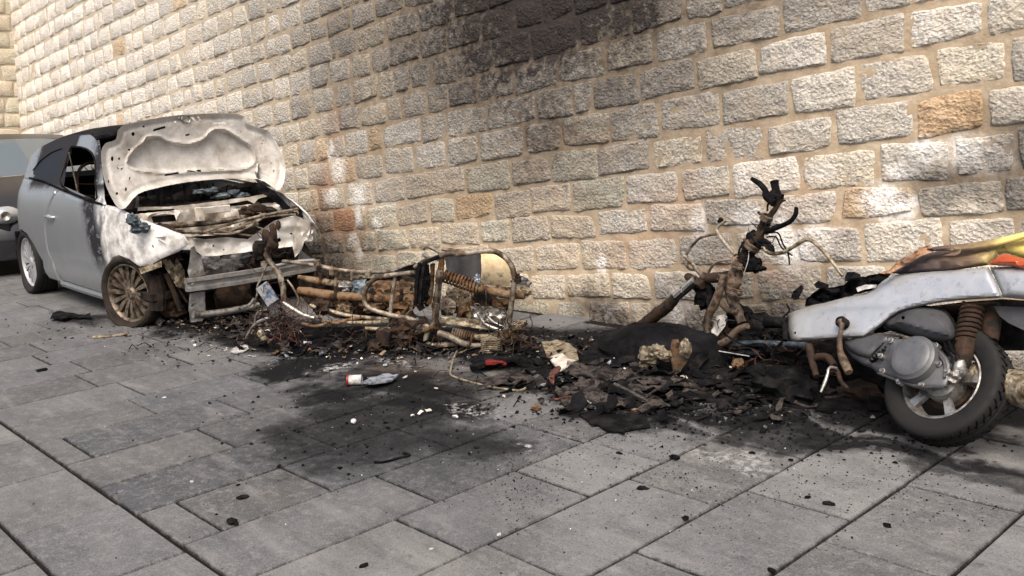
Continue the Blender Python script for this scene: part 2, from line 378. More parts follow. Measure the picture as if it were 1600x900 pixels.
M['char_ash'] = matte(multi('ash-dusted charred plastic', [(.006, .006, .006), (.016, .014, .014), (.035, .030, .028), (.075, .064, .058), (.010, .009, .009)], 16, .85, 0, 1.0, 45, .012), .1)
M['ash'] = multi('grey ash', [(.02, .02, .02), (.06, .055, .05), (.17, .16, .15)], 18, .95, 0, 1.0, 60, .012)
M['ash_metal'] = multi('heat-bleached steel', [(.30, .25, .19), (.54, .48, .40), (.68, .65, .60), (.40, .34, .27)], 5, .6, .12, .35, 40, .003, .25)
M['cream'] = multi('fire-bleached bonnet steel', [(.30, .275, .24), (.48, .455, .42), (.64, .625, .60), (.52, .50, .46)], 3.4, .5, .1, .15, 60, .0015, .22)
M['alu'] = multi('scorched aluminium', [(.08, .07, .06), (.26, .245, .225), (.44, .43, .41), (.18, .15, .12)], 20, .42, .8, .4, 60, .002)
M['bar'] = multi('grey crash bar steel', [(.13, .13, .13), (.22, .22, .22), (.34, .33, .32), (.2, .17, .13)], 7, .5, .6, .3, 80, .0015)
M['chrome'] = NT('chrome').out((.8, .8, .78), .12, 1.0)
t = NT('tyre rubber'); nn = t.noise(30, 4); M['rubber'] = t.out(t.mix(nn, (.007, .007, .007), (.018, .017, .017)), t.ramp(nn, .3, .7, .6, .85), 0, t.bump(t.noise(120, 3), .25, .002), .22)
M['tyre_burnt'] = matte(multi('burnt tyre', [(.012, .010, .009), (.028, .023, .02), (.04, .033, .028)], 10, .9, 0, .8, 60, .006), .05)
M['rim_burnt'] = multi('scorched alloy wheel', [(.03, .025, .022), (.10, .07, .045), (.22, .19, .155), (.07, .048, .03)], 16, .42, .6, .4, 80, .002)
t = NT('white alloy paint'); M['rim_white'] = t.out(t.mix(t.noise(8), (.30, .31, .33), (.42, .43, .44)), .35, .3)
t = NT('dark window glass'); M['glass_dark'] = t.out((.007, .006, .007), .35, 0, None, .12)
t = NT('clear lamp glass'); M['lamp_glass'] = t.out((.34, .36, .37), .08, .2, t.bump(t.noise(60, 2), .4, .004), .8)
M['int_dark'] = matte(multi('burnt interior', [(.006, .006, .006), (.018, .016, .015), (.04, .032, .026)], 9, .9, 0, 1, 40, .008), .02)
M['blue_grey'] = multi('blue-grey melted foam', [(.02, .028, .035), (.06, .08, .095), (.20, .235, .255)], 15, .6, 0, .8, 50, .006)
M['grey_plastic'] = multi('dark grey engine casing', [(.04, .04, .043), (.07, .071, .077), (.10, .10, .105)], 7, .42, .25, .15, 150, .001)
M['casing_light'] = multi('grey painted casing', [(.06, .06, .065), (.115, .12, .13), (.16, .16, .165)], 6, .42, .3, .2, 150, .001)
M['ochre'] = multi('ochre plate', [(.20, .14, .07), (.56, .43, .25), (.68, .57, .39), (.12, .08, .05)], 7, .5, .3, .3, 60, .002)
M['tan'] = multi('melted tan metal', [(.05, .038, .025), (.19, .145, .09), (.40, .35, .26), (.11, .08, .05)], 22, .5, .5, .9, 60, .008)
M['bronze'] = multi('melted bronze alloy', [(.03, .025, .018), (.10, .08, .055), (.26, .22, .16), (.05, .04, .028)], 26, .6, .3, .6, 60, .006)
M['white'] = multi('whitish debris', [(.22, .21, .20), (.42, .41, .40), (.62, .61, .60)], 25, .6, 0, .5, 80, .004)
M['red'] = multi('red plastic', [(.05, .010, .010), (.22, .022, .022), (.03, .01, .01)], 25, .35, 0, .4, 60, .003)
M['blue'] = multi('blue metal', [(.05, .08, .13), (.16, .20, .27), (.42, .44, .47), (.14, .11, .06)], 25, .4, .4, .4, 60, .003)
M['copper'] = multi('reddish wire', [(.02, .012, .010), (.09, .035, .026), (.20, .10, .075)], 25, .7, .2, .4, 60, .002)
M['black_paint'] = NT('black car paint').out((.012, .011, .014), .16, .0, None, .6)
M['dark_hood'] = NT('dusty black bonnet paint').out((.022, .020, .022), .32, .2, None, .5)
def mat_car():
    t = NT('silver car paint'); x = t.n('ShaderNodeSeparateXYZ'); t.t.links.new(t.pos, x.inputs[0]); X, Z = x.outputs[0], x.outputs[2]
    n1 = t.noise(5, 5, .6); col = t.mix(n1, (.27, .29, .31), (.33, .35, .37))
    w = t.math('MULTIPLY_ADD', t.noise(4, 5, .65), .7, -.35)
    Xw = t.math('ADD', X, w)
    ashf = t.ramp(Xw, -7.12, -6.98); ashc = t.mix(t.ramp(t.noise(7, 6, .7), .35, .65), (.30, .28, .26), (.78, .78, .77)); col = t.mix(ashf, col, ashc)
    # soot tongue running down behind the front wheel and up the pillars
    xs = t.math('ADD', X, t.math('MULTIPLY', Z, .30)); band = t.math('ABSOLUTE', t.math('ADD', t.math('ADD', xs, 7.02), t.math('MULTIPLY', w, .35)))
    st = t.math('MULTIPLY', t.ramp(band, .24, .06), t.ramp(Z, .18, .5)); 
    up = t.math('MULTIPLY', t.ramp(t.math('ADD', Z, t.math('MULTIPLY', w, .15)), .90, .99, 0, 1), t.ramp(Xw, -9.0, -8.75))
    pil = t.math('MULTIPLY', t.ramp(Z, .99, 1.03), t.math('MULTIPLY', t.ramp(X, -7.98, -7.9), t.ramp(Z, 1.375, 1.355)))
    up = t.math('SUBTRACT', up, pil, clamp=True)
    m = t.math('MAXIMUM', t.math('MULTIPLY', st, t.ramp(t.noise(16, 6, .75), .36, .46, .25, 1)), up)
    col = t.mix(t.math('MULTIPLY', m, .96), col, (.012, .011, .014))
    dirt = t.ramp(t.math('ADD', Z, t.math('MULTIPLY', w, .4)), .45, .12, 0, .4); col = t.mix(dirt, col, (.12, .115, .11))
    ro = t.math('MAXIMUM', t.ramp(ashf, 0, 1, .27, .6), t.math('MULTIPLY', m, .75))
    t.set(t.b.inputs['Specular IOR Level'], t.math('MULTIPLY_ADD', m, -.42, .5))
    return t.out(col, ro, t.math('MULTIPLY', t.ramp(ashf, 0, 1, .5, .12), t.math('SUBTRACT', 1.0, m)), t.bump(t.math('MULTIPLY', t.noise(45, 4, .6), ashf), .25, .004), -1)
M['car'] = mat_car()
def mat_silver():
    t = NT('silver scooter plastic'); n1 = t.noise(3.5, 4, .6); col = t.mix(n1, (.42, .44, .47), (.52, .54, .56))
    x = t.n('ShaderNodeSeparateXYZ'); t.t.links.new(t.pos, x.inputs[0])
    g = t.ramp(t.math('ADD', x.outputs[0], t.math('MULTIPLY', t.noise(6), .3)), -1.55, -2.1, 0, .7); col = t.mix(g, col, (.33, .31, .27)); col = t.mix(t.math('MULTIPLY', t.ramp(t.math('ADD', x.outputs[0], t.math('MULTIPLY', t.noise(14, 6, .75), .22)), -1.98, -2.10), .85), col, (.05, .042, .035))
    col = t.mix(t.ramp(t.noise(30, 6, .75), .54, .68, 0, .5), col, (.17, .15, .13))
    return t.out(col, t.ramp(t.noise(25, 4), .3, .7, .26, .48), .5, t.bump(t.noise(12, 3), .08, .004), .5)
M['silver'] = mat_silver()
def mat_yellow():
    t = NT('yellow scooter plastic'); x = t.n('ShaderNodeSeparateXYZ'); t.t.links.new(t.pos, x.inputs[0])
    col = t.mix(t.noise(4, 4), (.66, .52, .06), (.78, .70, .34))
    b = t.math('ADD', x.outputs[0], t.math('MULTIPLY_ADD', t.noise(7, 6, .7), .3, -.15 + .27)); 
    col = t.mix(t.ramp(b, -1.0, -1.18, 0, 1), col, (.15, .10, .065)); col = t.mix(t.ramp(b, -1.12, -1.34, 0, .97), col, (.022, .016, .022))
    return t.out(col, t.ramp(b, -1.3, -1.0, .6, .3), 0, t.bump(t.noise(30, 4), .3, .004), .5)
M['yellow'] = mat_yellow()
M['burnt_edge'] = multi('burnt orange edge', [(.05, .03, .025), (.30, .17, .10), (.42, .27, .17)], 10, .7, 0, .8, 50, .006)
t = NT('orange lamp plastic'); M['orange_lamp'] = t.out(t.mix(t.noise(20), (.30, .045, .01), (.42, .08, .02)), .2, 0, t.bump(t.noise(90, 1), .2, .002), .6)

# ============================================================ GROUND
road = struct('road')
mb = MB(); g = 400
mb.add([(-g, -g, -.016), (g, -g, -.016), (g, g, -.016), (-g, g, -.016)], [(0, 1, 2, 3)])
mb.build('roadbed', M['joint'], road)
pave = struct('pavement')
xs_lines = [-0.18, -0.57, -0.96, -1.331, -1.72, -2.10, -2.482, -2.865, -3.246, -3.615, -4.0, -4.39, -4.774, -5.175, -5.56, -5.944, -6.343, -6.74, -7.13, -7.52, -7.91, -8.30, -8.69, -9.08, -9.47, -9.86, -10.25, -10.64]
known = {0: [2.0, 2.9], 1: [2.15, 2.9], 2: [1.95, 2.437, 3.0, 3.6], 3: [2.02, 2.62, 3.3], 4: [1.76, 2.45, 3.0, 3.62], 5: [1.686, 2.24, 2.65, 3.3], 6: [1.87, 2.63, 3.3], 7: [1.25, 1.682, 2.25, 2.61, 3.4],
         8: [1.95, 2.75, 3.5], 9: [1.675, 2.4, 3.2], 10: [1.22, 1.95, 2.6], 11: [1.66, 2.25, 3.0], 12: [1.757, 2.4, 3.1], 13: [1.657, 2.2], 14: [1.756, 2.34], 15: [1.655, 2.34], 16: [1.75, 2.4]}
R2 = random.Random(5)
def slab(mb, x0, x1, y0, y1, tone):
    gdx = .0038 + R2.random() * .0026; b = .004; dz = (R2.random() - .5) * .004; tx = (R2.random() - .5) * .004; ty = (R2.random() - .5) * .003
    X0, X1, Y0, Y1 = x0 + gdx, x1 - gdx, y0 + gdx, y1 - gdx
    cs = []
    for (a, b2) in ((X0, Y0), (X1, Y0), (X1, Y1), (X0, Y1)): cs.append((a + (R2.random() - .5) * .003, b2 + (R2.random() - .5) * .003))
    cxm, cym = (X0 + X1) / 2, (Y0 + Y1) / 2; vs = []
    for ins, z in ((0, -.03), (0, -.007), (.0055, 0)):
        for (a, c) in cs:
            sx = a + (ins if a < cxm else -ins); sy = c + (ins if c < cym else -ins)
            vs.append((sx, sy, z + (dz + tx * (sx - cxm) / (X1 - X0) + ty * (sy - cym) / (Y1 - Y0) if z > -.02 else 0)))
    fs = [(8, 9, 10, 11)]
    for k in range(2):
        for i in range(4): j = (i + 1) % 4; fs.append((k * 4 + i, k * 4 + j, k * 4 + 4 + j, k * 4 + 4 + i))
    n_ = len(mb.tone); mb.add(vs, fs, tone)
    for q in range(4): mb.tone[n_ + q] = (.004, .004, .004); mb.tone[n_ + 4 + q] = tuple(k * .22 for k in tone)
def stone_tone():
    k = .084 * (0.74 + .52 * R2.random()); w = R2.random() * .10
    return (k * (.98 + w * .2), k * 1.02, k * (1.10 - w))
slabs = []
for i in range(len(xs_lines) - 1):
    x1, x0 = xs_lines[i], xs_lines[i + 1]
    ys = [1.105] + list(known.get(i, []))
    if i not in known: ys.append(1.105 + .3 + .35 * R2.random())
    while ys[-1] < 4.2: ys.append(ys[-1] + .5 + .28 * R2.random())
    for a, b in zip(ys[:-1], ys[1:]):
        slabs.append((x0, x1, a, min(b, 4.75)))
        if b >= 4.75: break
# strip in front of the long joint, then broad slabs
ybands = [(0.742, 1.098), (0.36, 0.739), (-.05, .357), (-.5, -.053), (-1.0, -.503), (-1.5, -1.003)]
offs = [-3.39, -3.1, -3.3, -3.05, -3.2, -3.0]
for bi, (a, b) in enumerate(ybands):
    x = offs[bi] + 6 * .575
    if bi == 0: cuts = [0.06, -.5, -1.1, -1.65, -2.22, -2.81, -3.39, -3.957, -4.53, -5.1, -5.68, -6.26, -6.85, -7.4, -8.0, -8.6, -9.2, -9.8, -10.4]
    else: cuts = [x - .575 * k - R2.random() * .05 for k in range(24)]
    for x1, x0 in zip(cuts[:-1], cuts[1:]): slabs.append((x0, x1, a, b))
vis = []; rest = MB()
def dist_area(s):
    cx_, cy_ = (s[0] + s[1]) / 2, (s[2] + s[3]) / 2; d = Vector((cx_, cy_, -1.31)); vd = -CZ
    f = d.dot(vd); 
    if f < .3: return -1
    px = 800 + F_PX * d.dot(CX) / f; py = 450 - F_PX * d.dot(CY) / f
    return 1 if -150 < px < 1750 and py < 1050 else -1
for s in slabs:
    tn = stone_tone()
    q = ((s[0] + s[1]) / 2, (s[2] + s[3]) / 2)
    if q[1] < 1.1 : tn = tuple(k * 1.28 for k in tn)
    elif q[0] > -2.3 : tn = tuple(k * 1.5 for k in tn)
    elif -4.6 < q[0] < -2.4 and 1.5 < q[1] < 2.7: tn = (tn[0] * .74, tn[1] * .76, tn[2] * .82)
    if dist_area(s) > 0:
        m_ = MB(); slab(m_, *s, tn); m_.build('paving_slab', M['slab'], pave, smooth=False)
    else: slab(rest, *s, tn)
if rest.v: rest.build('outer_slabs', M['slab'], pave, smooth=False, kind='stuff')

# ============================================================ STONE WALL
wall = thing('stone_wall', 'tall retaining wall of rough grey-buff granite blocks with a soot plume up its middle', 'wall', W0)
# mortar body: a real thick wall, its face finely uneven
mb = MB(); nu, nv = 600, 240; u0, u1, v0, v1 = -10.75, 4.2, -.65, 5.6; vs = []
for j in range(nv + 1):
    for i in range(nu + 1):
        u = u0 + (u1 - u0) * i / nu; v = v0 + (v1 - v0) * j / nv
        vs.append(wp(u, v, .0055 + .006 * noise.noise(Vector((u * 11, v * 14, 0))) + .0035 * noise.noise(Vector((u * 37, v * 37, 0)))))
fs = [(j * (nu + 1) + i, j * (nu + 1) + i + 1, (j + 1) * (nu + 1) + i + 1, (j + 1) * (nu + 1) + i) for j in range(nv) for i in range(nu)]
mb.add(vs, fs)
n0 = len(mb.v); mb.v += [wp(u0, v0, -.6), wp(u1, v0, -.6), wp(u1, v1, -.6), wp(u0, v1, -.6)]
c0, c1, c2, c3 = 0, nu, nv * (nu + 1) + nu, nv * (nu + 1)
mb.f += [(n0, n0 + 3, n0 + 2, n0 + 1), (c0, n0, n0 + 1, c1), (c1, n0 + 1, n0 + 2, c2), (c2, n0 + 2, n0 + 3, c3), (c3, n0 + 3, n0, c0)]
mb.build('mortar', M['mortar'], wall, auto=60)
VL = [-.70, -.49, -.29, -.10, .10, .287, .498, .678, .882, 1.088, 1.308, 1.518, 1.716, 1.93, 2.135, 2.33, 2.515, 2.72, 2.93, 3.145, 3.36, 3.57, 3.78, 3.99, 4.2, 4.41, 4.62, 4.83, 5.04, 5.25, 5.46]
JP = {  # joints read off the photograph, by course (lower v index)
 12: [(829, 60), (905, 52), (988, 35), (1072, 12)],
 11: [(805, 125), (872, 112), (948, 92), (1024, 80), (1110, 65), (1221, 25), (1352, 15), (700, 140), (745, 130)],
 10: [(839, 170), (898, 155), (928, 150), (1000, 135), (1090, 118), (1186, 95), (1295, 75), (1416, 50), (1541, 25), (762, 190), (700, 200), (660, 205), (598, 200)],
 9: [(515, 265), (557, 265), (600, 255), (650, 250), (699, 245), (750, 230), (822, 220), (879, 215), (953, 200), (1034, 190), (1129, 170), (1236, 150), (1342, 125), (1462, 112), (1575, 90)],
 8: [(498, 310), (541, 318), (586, 312), (634, 300), (729, 285), (800, 275), (861, 265), (935, 255), (1018, 240), (1102, 235), (1196, 215), (1305, 205), (1430, 200), (1542, 195)],
 7: [(523, 350), (555, 350), (575, 352), (622, 345), (672, 340), (713, 335), (773, 330), (830, 320), (895, 310), (980, 300), (1064, 298), (1144, 290), (1252, 275), (1372, 262), (1488, 240)],
 6: [(590, 375), (640, 375), (690, 370), (750, 365), (800, 362), (859, 355), (935, 350), (1015, 345), (1103, 345), (1197, 340), (1314, 325), (1432, 315), (1568, 300)],
 5: [(620, 410), (700, 408), (770, 405), (837, 405), (908, 400), (981, 398), (1060, 395), (1150, 390), (1245, 378), (1347, 370), (1480, 365), (1590, 350)],
 4: [(640, 440), (700, 445), (770, 447), (830, 450), (886, 445), (955, 445), (1019, 445), (1102, 445), (1180, 440), (1290, 430), (1390, 425), (1500, 420)],
 3: [(700, 470), (780, 475), (866, 480), (918, 485), (988, 490), (1020, 490), (1070, 490), (1105, 490), (1200, 490), (1310, 490), (1420, 480), (1520, 480)]}
R3 = random.Random(3)
cells = []
for k in range(len(VL) - 1):
    va, vb = VL[k], VL[k + 1]; us = []
    if k in JP:
        for p in JP[k]:
            r_ = ray(*p); us.append(wuv(p)[0])
        us.sort()
    else: us = [R3.uniform(-3, -2.7)]
    lo = us[0]
    while lo > -10.4:
        lo -= R3.choice((.19, .24, .27, .30, .33, .36)) * R3.uniform(.93, 1.07); us.insert(0, max(lo, -10.44))
    hi = us[-1]
    while hi < 4.0: hi += R3.choice((.24, .28, .32, .36, .40)); us.append(min(hi, 4.1))
    for a, b in zip(us[:-1], us[1:]):
        if b - a > .07:
            zb = wp((a + b) / 2, vb).z
            if zb > 0.01: cells.append((k, a, b, va, vb))
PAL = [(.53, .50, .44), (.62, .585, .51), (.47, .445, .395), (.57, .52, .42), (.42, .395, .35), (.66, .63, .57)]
def stone_col(k, a, b, va, vb):
    c = PAL[int(R3.random() * 6)]; um = (a + b) / 2
    j = R3.uniform(.82, 1.1)
    if um < -3: w = min(1, (-3 - um) / 5); c = tuple(x * (1 - w) + y * w for x, y in zip(c, (.80, .775, .73)))  # stones pale towards the left: the bright, hazy light there put into colour
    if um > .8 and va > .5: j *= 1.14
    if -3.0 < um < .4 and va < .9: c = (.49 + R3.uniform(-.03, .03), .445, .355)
    if R3.random() < .008: c = (.55, .40, .24)
    c = tuple(x * j for x in c)
    def at_(p):
        u_, v_ = wuv(p); return a < u_ < b and va < v_ < vb
    if at_((1490, 180)): c = (.52, .335, .165)
    if at_((743, 328)): c = (.44, .295, .15)
    if at_((535, 355)): c = (.42, .22, .12)
    if at_((188, 175)) or at_((280, 5)) or at_((505, 230)): c = (.66, .52, .36)
    return c
def scr(u, v):
    d = wp(u, v) - CAM; f = -d.dot(CZ)
    if f < .2: return None
    return 800 + F_PX * d.dot(CX) / f, 450 - F_PX * d.dot(CY) / f, f
def make_stone(mb, k, a, b, va, vb, col, nx, ny, seed, frame=wp, fine=1.0):
    gu = R3.choice((.003, .006, .009, .014)); gv = R3.uniform(.002, .009)
    cu, cv = (a + b) / 2 + R3.uniform(-.003, .003), (va + vb) / 2 + R3.uniform(-.009, .009)
    hu, hv = (b - a) / 2 - gu, (vb - va) / 2 - gv
    hv -= R3.choice((0, 0, .002, .007)); proud = R3.uniform(.008, .018); sh = R3.uniform(-.03, .03); sk = R3.uniform(-.04, .04)
    cq = [(R3.gauss(0, .007) - (.03 if R3.random() < .07 else 0), R3.gauss(0, .006) - (.018 if R3.random() < .07 else 0)) for _ in range(4)]
    S = [-1, -.965] + [-.9 + 1.8 * i / (nx - 4) for i in range(nx - 3)] + [.965, 1]
    T = [-1, -.94] + [-.84 + 1.68 * i / (ny - 4) for i in range(ny - 3)] + [.94, 1]
    vs = []
    for j, t_ in enumerate(T):
        for i, s_ in enumerate(S):
            rnd = 1 - .045 * abs(t_) ** 5 * (abs(s_) ** 3); rnd2 = 1 - .08 * abs(s_) ** 7 * (abs(t_) ** 3)
            u = cu + s_ * hu * rnd + sh * t_ * hv; v = cv + t_ * hv * rnd2 + sk * s_ * hu
            for ci, (a_, b_) in enumerate(((-1, -1), (1, -1), (1, 1), (-1, 1))):
                w_ = (1 + a_ * s_) * (1 + b_ * t_) / 4; w_ *= w_; u += a_ * cq[ci][0] * w_; v += b_ * cq[ci][1] * w_
            q = Vector((u * 12, v * 12, seed))
            u += .008 * noise.noise(q) + .004 * noise.noise(q * 2.6); v += .008 * noise.noise(q + Vector((9, 3, 1))) + .0045 * noise.noise(q * 2.9 + Vector((1, 7, 1)))
            edge = max(abs(s_), abs(t_))
            if i in (0, len(S) - 1) or j in (0, len(T) - 1): o = -.004
            elif i in (1, len(S) - 2) or j in (1, len(T) - 2): o = proud * .62 + .004 * noise.noise(q * 2)
            else:
                o = proud + .003 * (1 - edge ** 4) + .012 * fine * noise.noise(Vector((u * 17, v * 20, seed * .3))) + .009 * fine * noise.noise(Vector((u * 43, v * 46, seed * .7)))
            vs.append(frame(u, v, o))
    n_ = len(S)
    fs = [(j * n_ + i, j * n_ + i + 1, (j + 1) * n_ + i + 1, (j + 1) * n_ + i) for j in range(len(T) - 1) for i in range(n_ - 1)]
    mb.add(vs, fs, col)
seen = []; hidden = []
for c in cells:
    um, vm_ = (c[1] + c[2]) / 2, (c[3] + c[4]) / 2; s_ = scr(um, vm_)
    if s_ and -25 < s_[0] < 1640 and -25 < s_[1] < 640:
        l = scr(c[1], vm_); r_ = scr(c[2], vm_); wpx_ = abs(r_[0] - l[0]) if l and r_ else 0; seen.append((wpx_, c, s_))
    else: hidden.append(c)
seen.sort(key=lambda e: -e[0])
far = MB()
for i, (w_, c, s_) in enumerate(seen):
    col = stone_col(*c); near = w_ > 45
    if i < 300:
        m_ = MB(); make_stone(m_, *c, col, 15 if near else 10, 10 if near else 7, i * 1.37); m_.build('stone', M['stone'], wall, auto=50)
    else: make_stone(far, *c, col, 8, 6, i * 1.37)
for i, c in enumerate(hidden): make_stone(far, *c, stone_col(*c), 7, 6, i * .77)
far.build('far_stones', M['stone'], wall, auto=50, kind='stuff')
# the far end: a pier stands forward of the wall, its face turned to the street
PO = wp(-10.45, 0)
pier = thing('stone_pier', 'pale yellowish stone pier closing the far left end of the wall', 'pier', (PO.x, PO.y, 0))
def pf(u, v, o=0.0): return Vector((PO.x + .02 + o + u * .12 - v * .1, PO.y + .62 - u, v)) + Vector((0, v * .09, 0))
mb = MB(); P_ = [pf(0, -.1), pf(2.4, -.1), pf(2.4, 6.2), pf(0, 6.2)]; Q_ = [p + Vector((-1.2, 0, 0)) for p in P_]
mb.add(P_ + Q_, [(0, 1, 2, 3), (7, 6, 5, 4), (0, 4, 5, 1), (1, 5, 6, 2), (2, 6, 7, 3), (3, 7, 4, 0)])
mb.build('mortar', M['mortar'], pier, smooth=False)
z = .0; kk = 0
while z < 6.0:
    h = R3.uniform(.2, .25); u = -.02 - (kk % 2) * .12
    while u < 2.3:
        w = R3.uniform(.24, .4); m_ = MB(); make_stone(m_, 0, u, min(u + w, 2.38), z, z + h, (.66 * R3.uniform(.9, 1.05), .60, .46), 8, 6, z * 7 + u, frame=pf); m_.build('stone', M['stone'], pier, auto=50); u += w
    z += h; kk += 1
# ============================================================ WHITE-SILVER BURNT HATCHBACK
YC = 3.13
def side_y(x, z, d=0.0, far=False):
    e = max(0.0, abs(x + 7.80) - 1.15); yo = 2.42 + .30 * (e / .65) ** 2.2
    if z < .62: yo += .045 * ((.62 - z) / .45) ** 2
    elif z > .62: yo += .05 * min((z - .62) / .32, 1) ** 2
    if z > .92: yo += (z - .92) * .46
    # shallow crease low on the doors
    yo += .012 * math.exp(-((z - .34) / .035) ** 2) * (1 if x < -7.2 else 0)
    yo += d
    return 2 * YC - yo if far else yo
car = thing('burnt_car', 'small silver hatchback with burnt-out white front, bonnet raised and bumper gone, by the wall', 'car', (-7.8, YC, 0))
ARF = [(-7.10, .13), (-7.09, .28), (-7.02, .39), (-6.90, .465), (-6.75, .495), (-6.60, .485), (-6.49, .44)]
ARR = [(-8.62, .17), (-8.645, .32), (-8.73, .455), (-8.87, .545), (-9.03, .575), (-9.2, .55), (-9.34, .46), (-9.415, .33), (-9.43, .22)]
quarter = [(-8.07, .955), (-8.2, .83), (-8.335, .66), (-8.375, .45), (-8.33, .25), (-8.28, .165)] + ARR + [(-9.52, .24), (-9.60, .42), (-9.62, .6), (-9.585, .78), (-9.50, .92), (-9.38, 1.04), (-9.0, 1.03), (-8.5, 1.0)]
door_o = [(-8.055, .95), (-8.19, .825), (-8.322, .655), (-8.362, .45), (-8.318, .255), (-8.27, .185), (-7.55, .165), (-7.155, .155), (-7.15, .4), (-7.10, .6), (-7.04, .75), (-7.0, .855), (-7.4, .885)]
fender = [(-6.985, .853), (-7.028, .745), (-7.088, .6), (-7.138, .4), (-7.145, .155)] + ARF + [(-6.36, .455), (-6.27, .50), (-6.16, .545), (-6.09, .60), (-6.12, .66), (-6.24, .715), (-6.42, .775), (-6.62, .82), (-6.8, .845)]
green = [(-9.375, 1.045), (-9.28, 1.13), (-9.1, 1.22), (-8.85, 1.30), (-8.5, 1.355), (-8.1, 1.385), (-7.75, 1.375), (-7.52, 1.32), (-7.33, 1.19), (-7.16, 1.02), (-6.97, .86), (-7.4, .89), (-8.06, .958), (-8.5, 1.003), (-9.0, 1.033)]
dwin = [(-7.99, .975), (-7.17, .885), (-7.26, 1.0), (-7.37, 1.12), (-7.52, 1.215), (-7.75, 1.265), (-7.98, 1.28), (-8.08, 1.27), (-8.07, 1.12)]
qwin = [(-8.21, .985), (-8.55, 1.02), (-8.87, 1.065), (-8.90, 1.10), (-8.76, 1.185), (-8.55, 1.245), (-8.32, 1.275), (-8.24, 1.265), (-8.215, 1.13)]
def car_side(far):
    fm = lambda p, d: Vector((p[0], side_y(p[0], p[1], d, far), p[1]))
    lip = lambda p, e: .014 * math.exp(-(e / .008) ** 2)
    dent = lambda p, e: lip(p, e) + .02 * noise.noise(Vector((p[0] * 5, p[1] * 6, 3))) * max(0, min(1, (p[0] + 7.0) * 2)) + .012 * noise.noise(Vector((p[0] * 13, p[1] * 14, 1))) * max(0, min(1, (p[0] + 7.0) * 2))
    fw = fender if not far else [(x, z if z < .5 else .5 + (z - .5) * (1 if x < -6.9 else max(.45, 1 - (x + 6.9) * 1.0))) for x, z in fender]
    for nm, ol, hs, off in (('rear_quarter', quarter, (), lip), ('door', door_o, (), lip), ('front_wing', fw, (), dent), ('window_frame', green, (dwin, qwin), None)):
        o = panel(MB(), ol, fm, .05, .014, hs, off).build(nm, M['car'], car)
        if nm == 'door' and not far:
            o['label'] = 'silver door with a soot tongue at its front edge'
            h = MB(); P = lambda x, z, d: Vector((x, side_y(x, z, d), z))
            h.tube([P(-8.24, .735, .004), P(-8.21, .737, -.028), (P(-8.1, .732, -.03)), P(-8.05, .73, .004)], .011, 8); h.build('door_handle', M['chrome'], car, o)
        if nm == 'front_wing' and not far: o['label'] = 'ash-white torn front wing above the burnt wheel'
    # rocker, arch lips and liners
    s = MB(); pts = [(-8.27, .16), (-7.9, .15), (-7.5, .142), (-7.15, .14)]
    s.tube([fm(p, .025) for p in pts], [.035] * 4, 8); s.build('sill', M['car'], car)
    for ar, cx_, cz_ in ((ARF, -6.77, .2), (ARR, -9.03, .25)):
        m_ = MB(); a = [Vector((x, side_y(x, z, .01, far), z)) for x, z in ar]; b = [Vector((x, side_y(x, z, .34, far), z)) for x, z in ar]
        n = len(a); m_.add(a + b, [(i, i + 1, n + i + 1, n + i) for i in range(n - 1)])
        c = len(m_.v); m_.add([Vector((cx_, b[n // 2].y, cz_))], []); m_.f += [(c, n + i, n + i + 1) for i in range(n - 1)]
        m_.build('wheel_arch_liner', M['int_dark'], car)
car_side(False); car_side(True)
# quarter glass, still in place, and the soot-lined door window rubber
panel(MB(), qwin, lambda p, d: Vector((p[0], side_y(p[0], p[1], d + .008), p[1])), .08, .004).build('rear_side_window', M['glass_dark'], car)
m_ = MB(); m_.tube([Vector((x, side_y(x, z, .0), z)) for x, z in smooth_poly(dwin, 3)], .009, 6, smooth=False, closed=True); m_.build('window_rubber', M['char'], car)
# belt line trim
m_ = MB(); m_.tube([Vector((x, side_y(x, z, -.002), z)) for x, z in [(-8.9, 1.035), (-8.5, 1.01), (-8.07, .963), (-7.5, .905), (-7.02, .862)]], .008, 6); m_.build('belt_trim', M['char'], car)
# roof skin
m_ = MB(); top = [(-9.375, 1.045), (-9.28, 1.13), (-9.1, 1.22), (-8.85, 1.30), (-8.5, 1.355), (-8.1, 1.385), (-7.75, 1.375), (-7.6, 1.345)]
vs = []; nn_ = 12
for x, z in top:
    ya = side_y(x, z)
    for k in range(nn_ + 1):
        s_ = k / nn_; vs.append(Vector((x, ya + (2 * YC - 2 * ya) * s_, z + .055 * (1 - (2 * s_ - 1) ** 2) + (.012 * noise.noise(Vector((x * 4, s_ * 5, 0))) if x > -8.6 else 0))))
w_ = nn_ + 1; m_.add(vs, [(i * w_ + k, i * w_ + k + 1, (i + 1) * w_ + k + 1, (i + 1) * w_ + k) for i in range(len(top) - 1) for k in range(nn_)])
m_.build('roof', M['char_gloss'], car)
# tail
m_ = MB(); prof = [(-9.52, .24), (-9.60, .42), (-9.62, .6), (-9.585, .78), (-9.50, .92), (-9.375, 1.045)]; vs = []
for x, z in prof:
    ya = side_y(x, z)
    for k in range(nn_ + 1): s_ = k / nn_; vs.append(Vector((x - .10 * (1 - (2 * s_ - 1) ** 4), ya + (2 * YC - 2 * ya) * s_, z)))
m_.add(vs, [(i * w_ + k, i * w_ + k + 1, (i + 1) * w_ + k + 1, (i + 1) * w_ + k) for i in range(len(prof) - 1) for k in range(nn_)]); m_.build('tail_panel', M['car'], car)
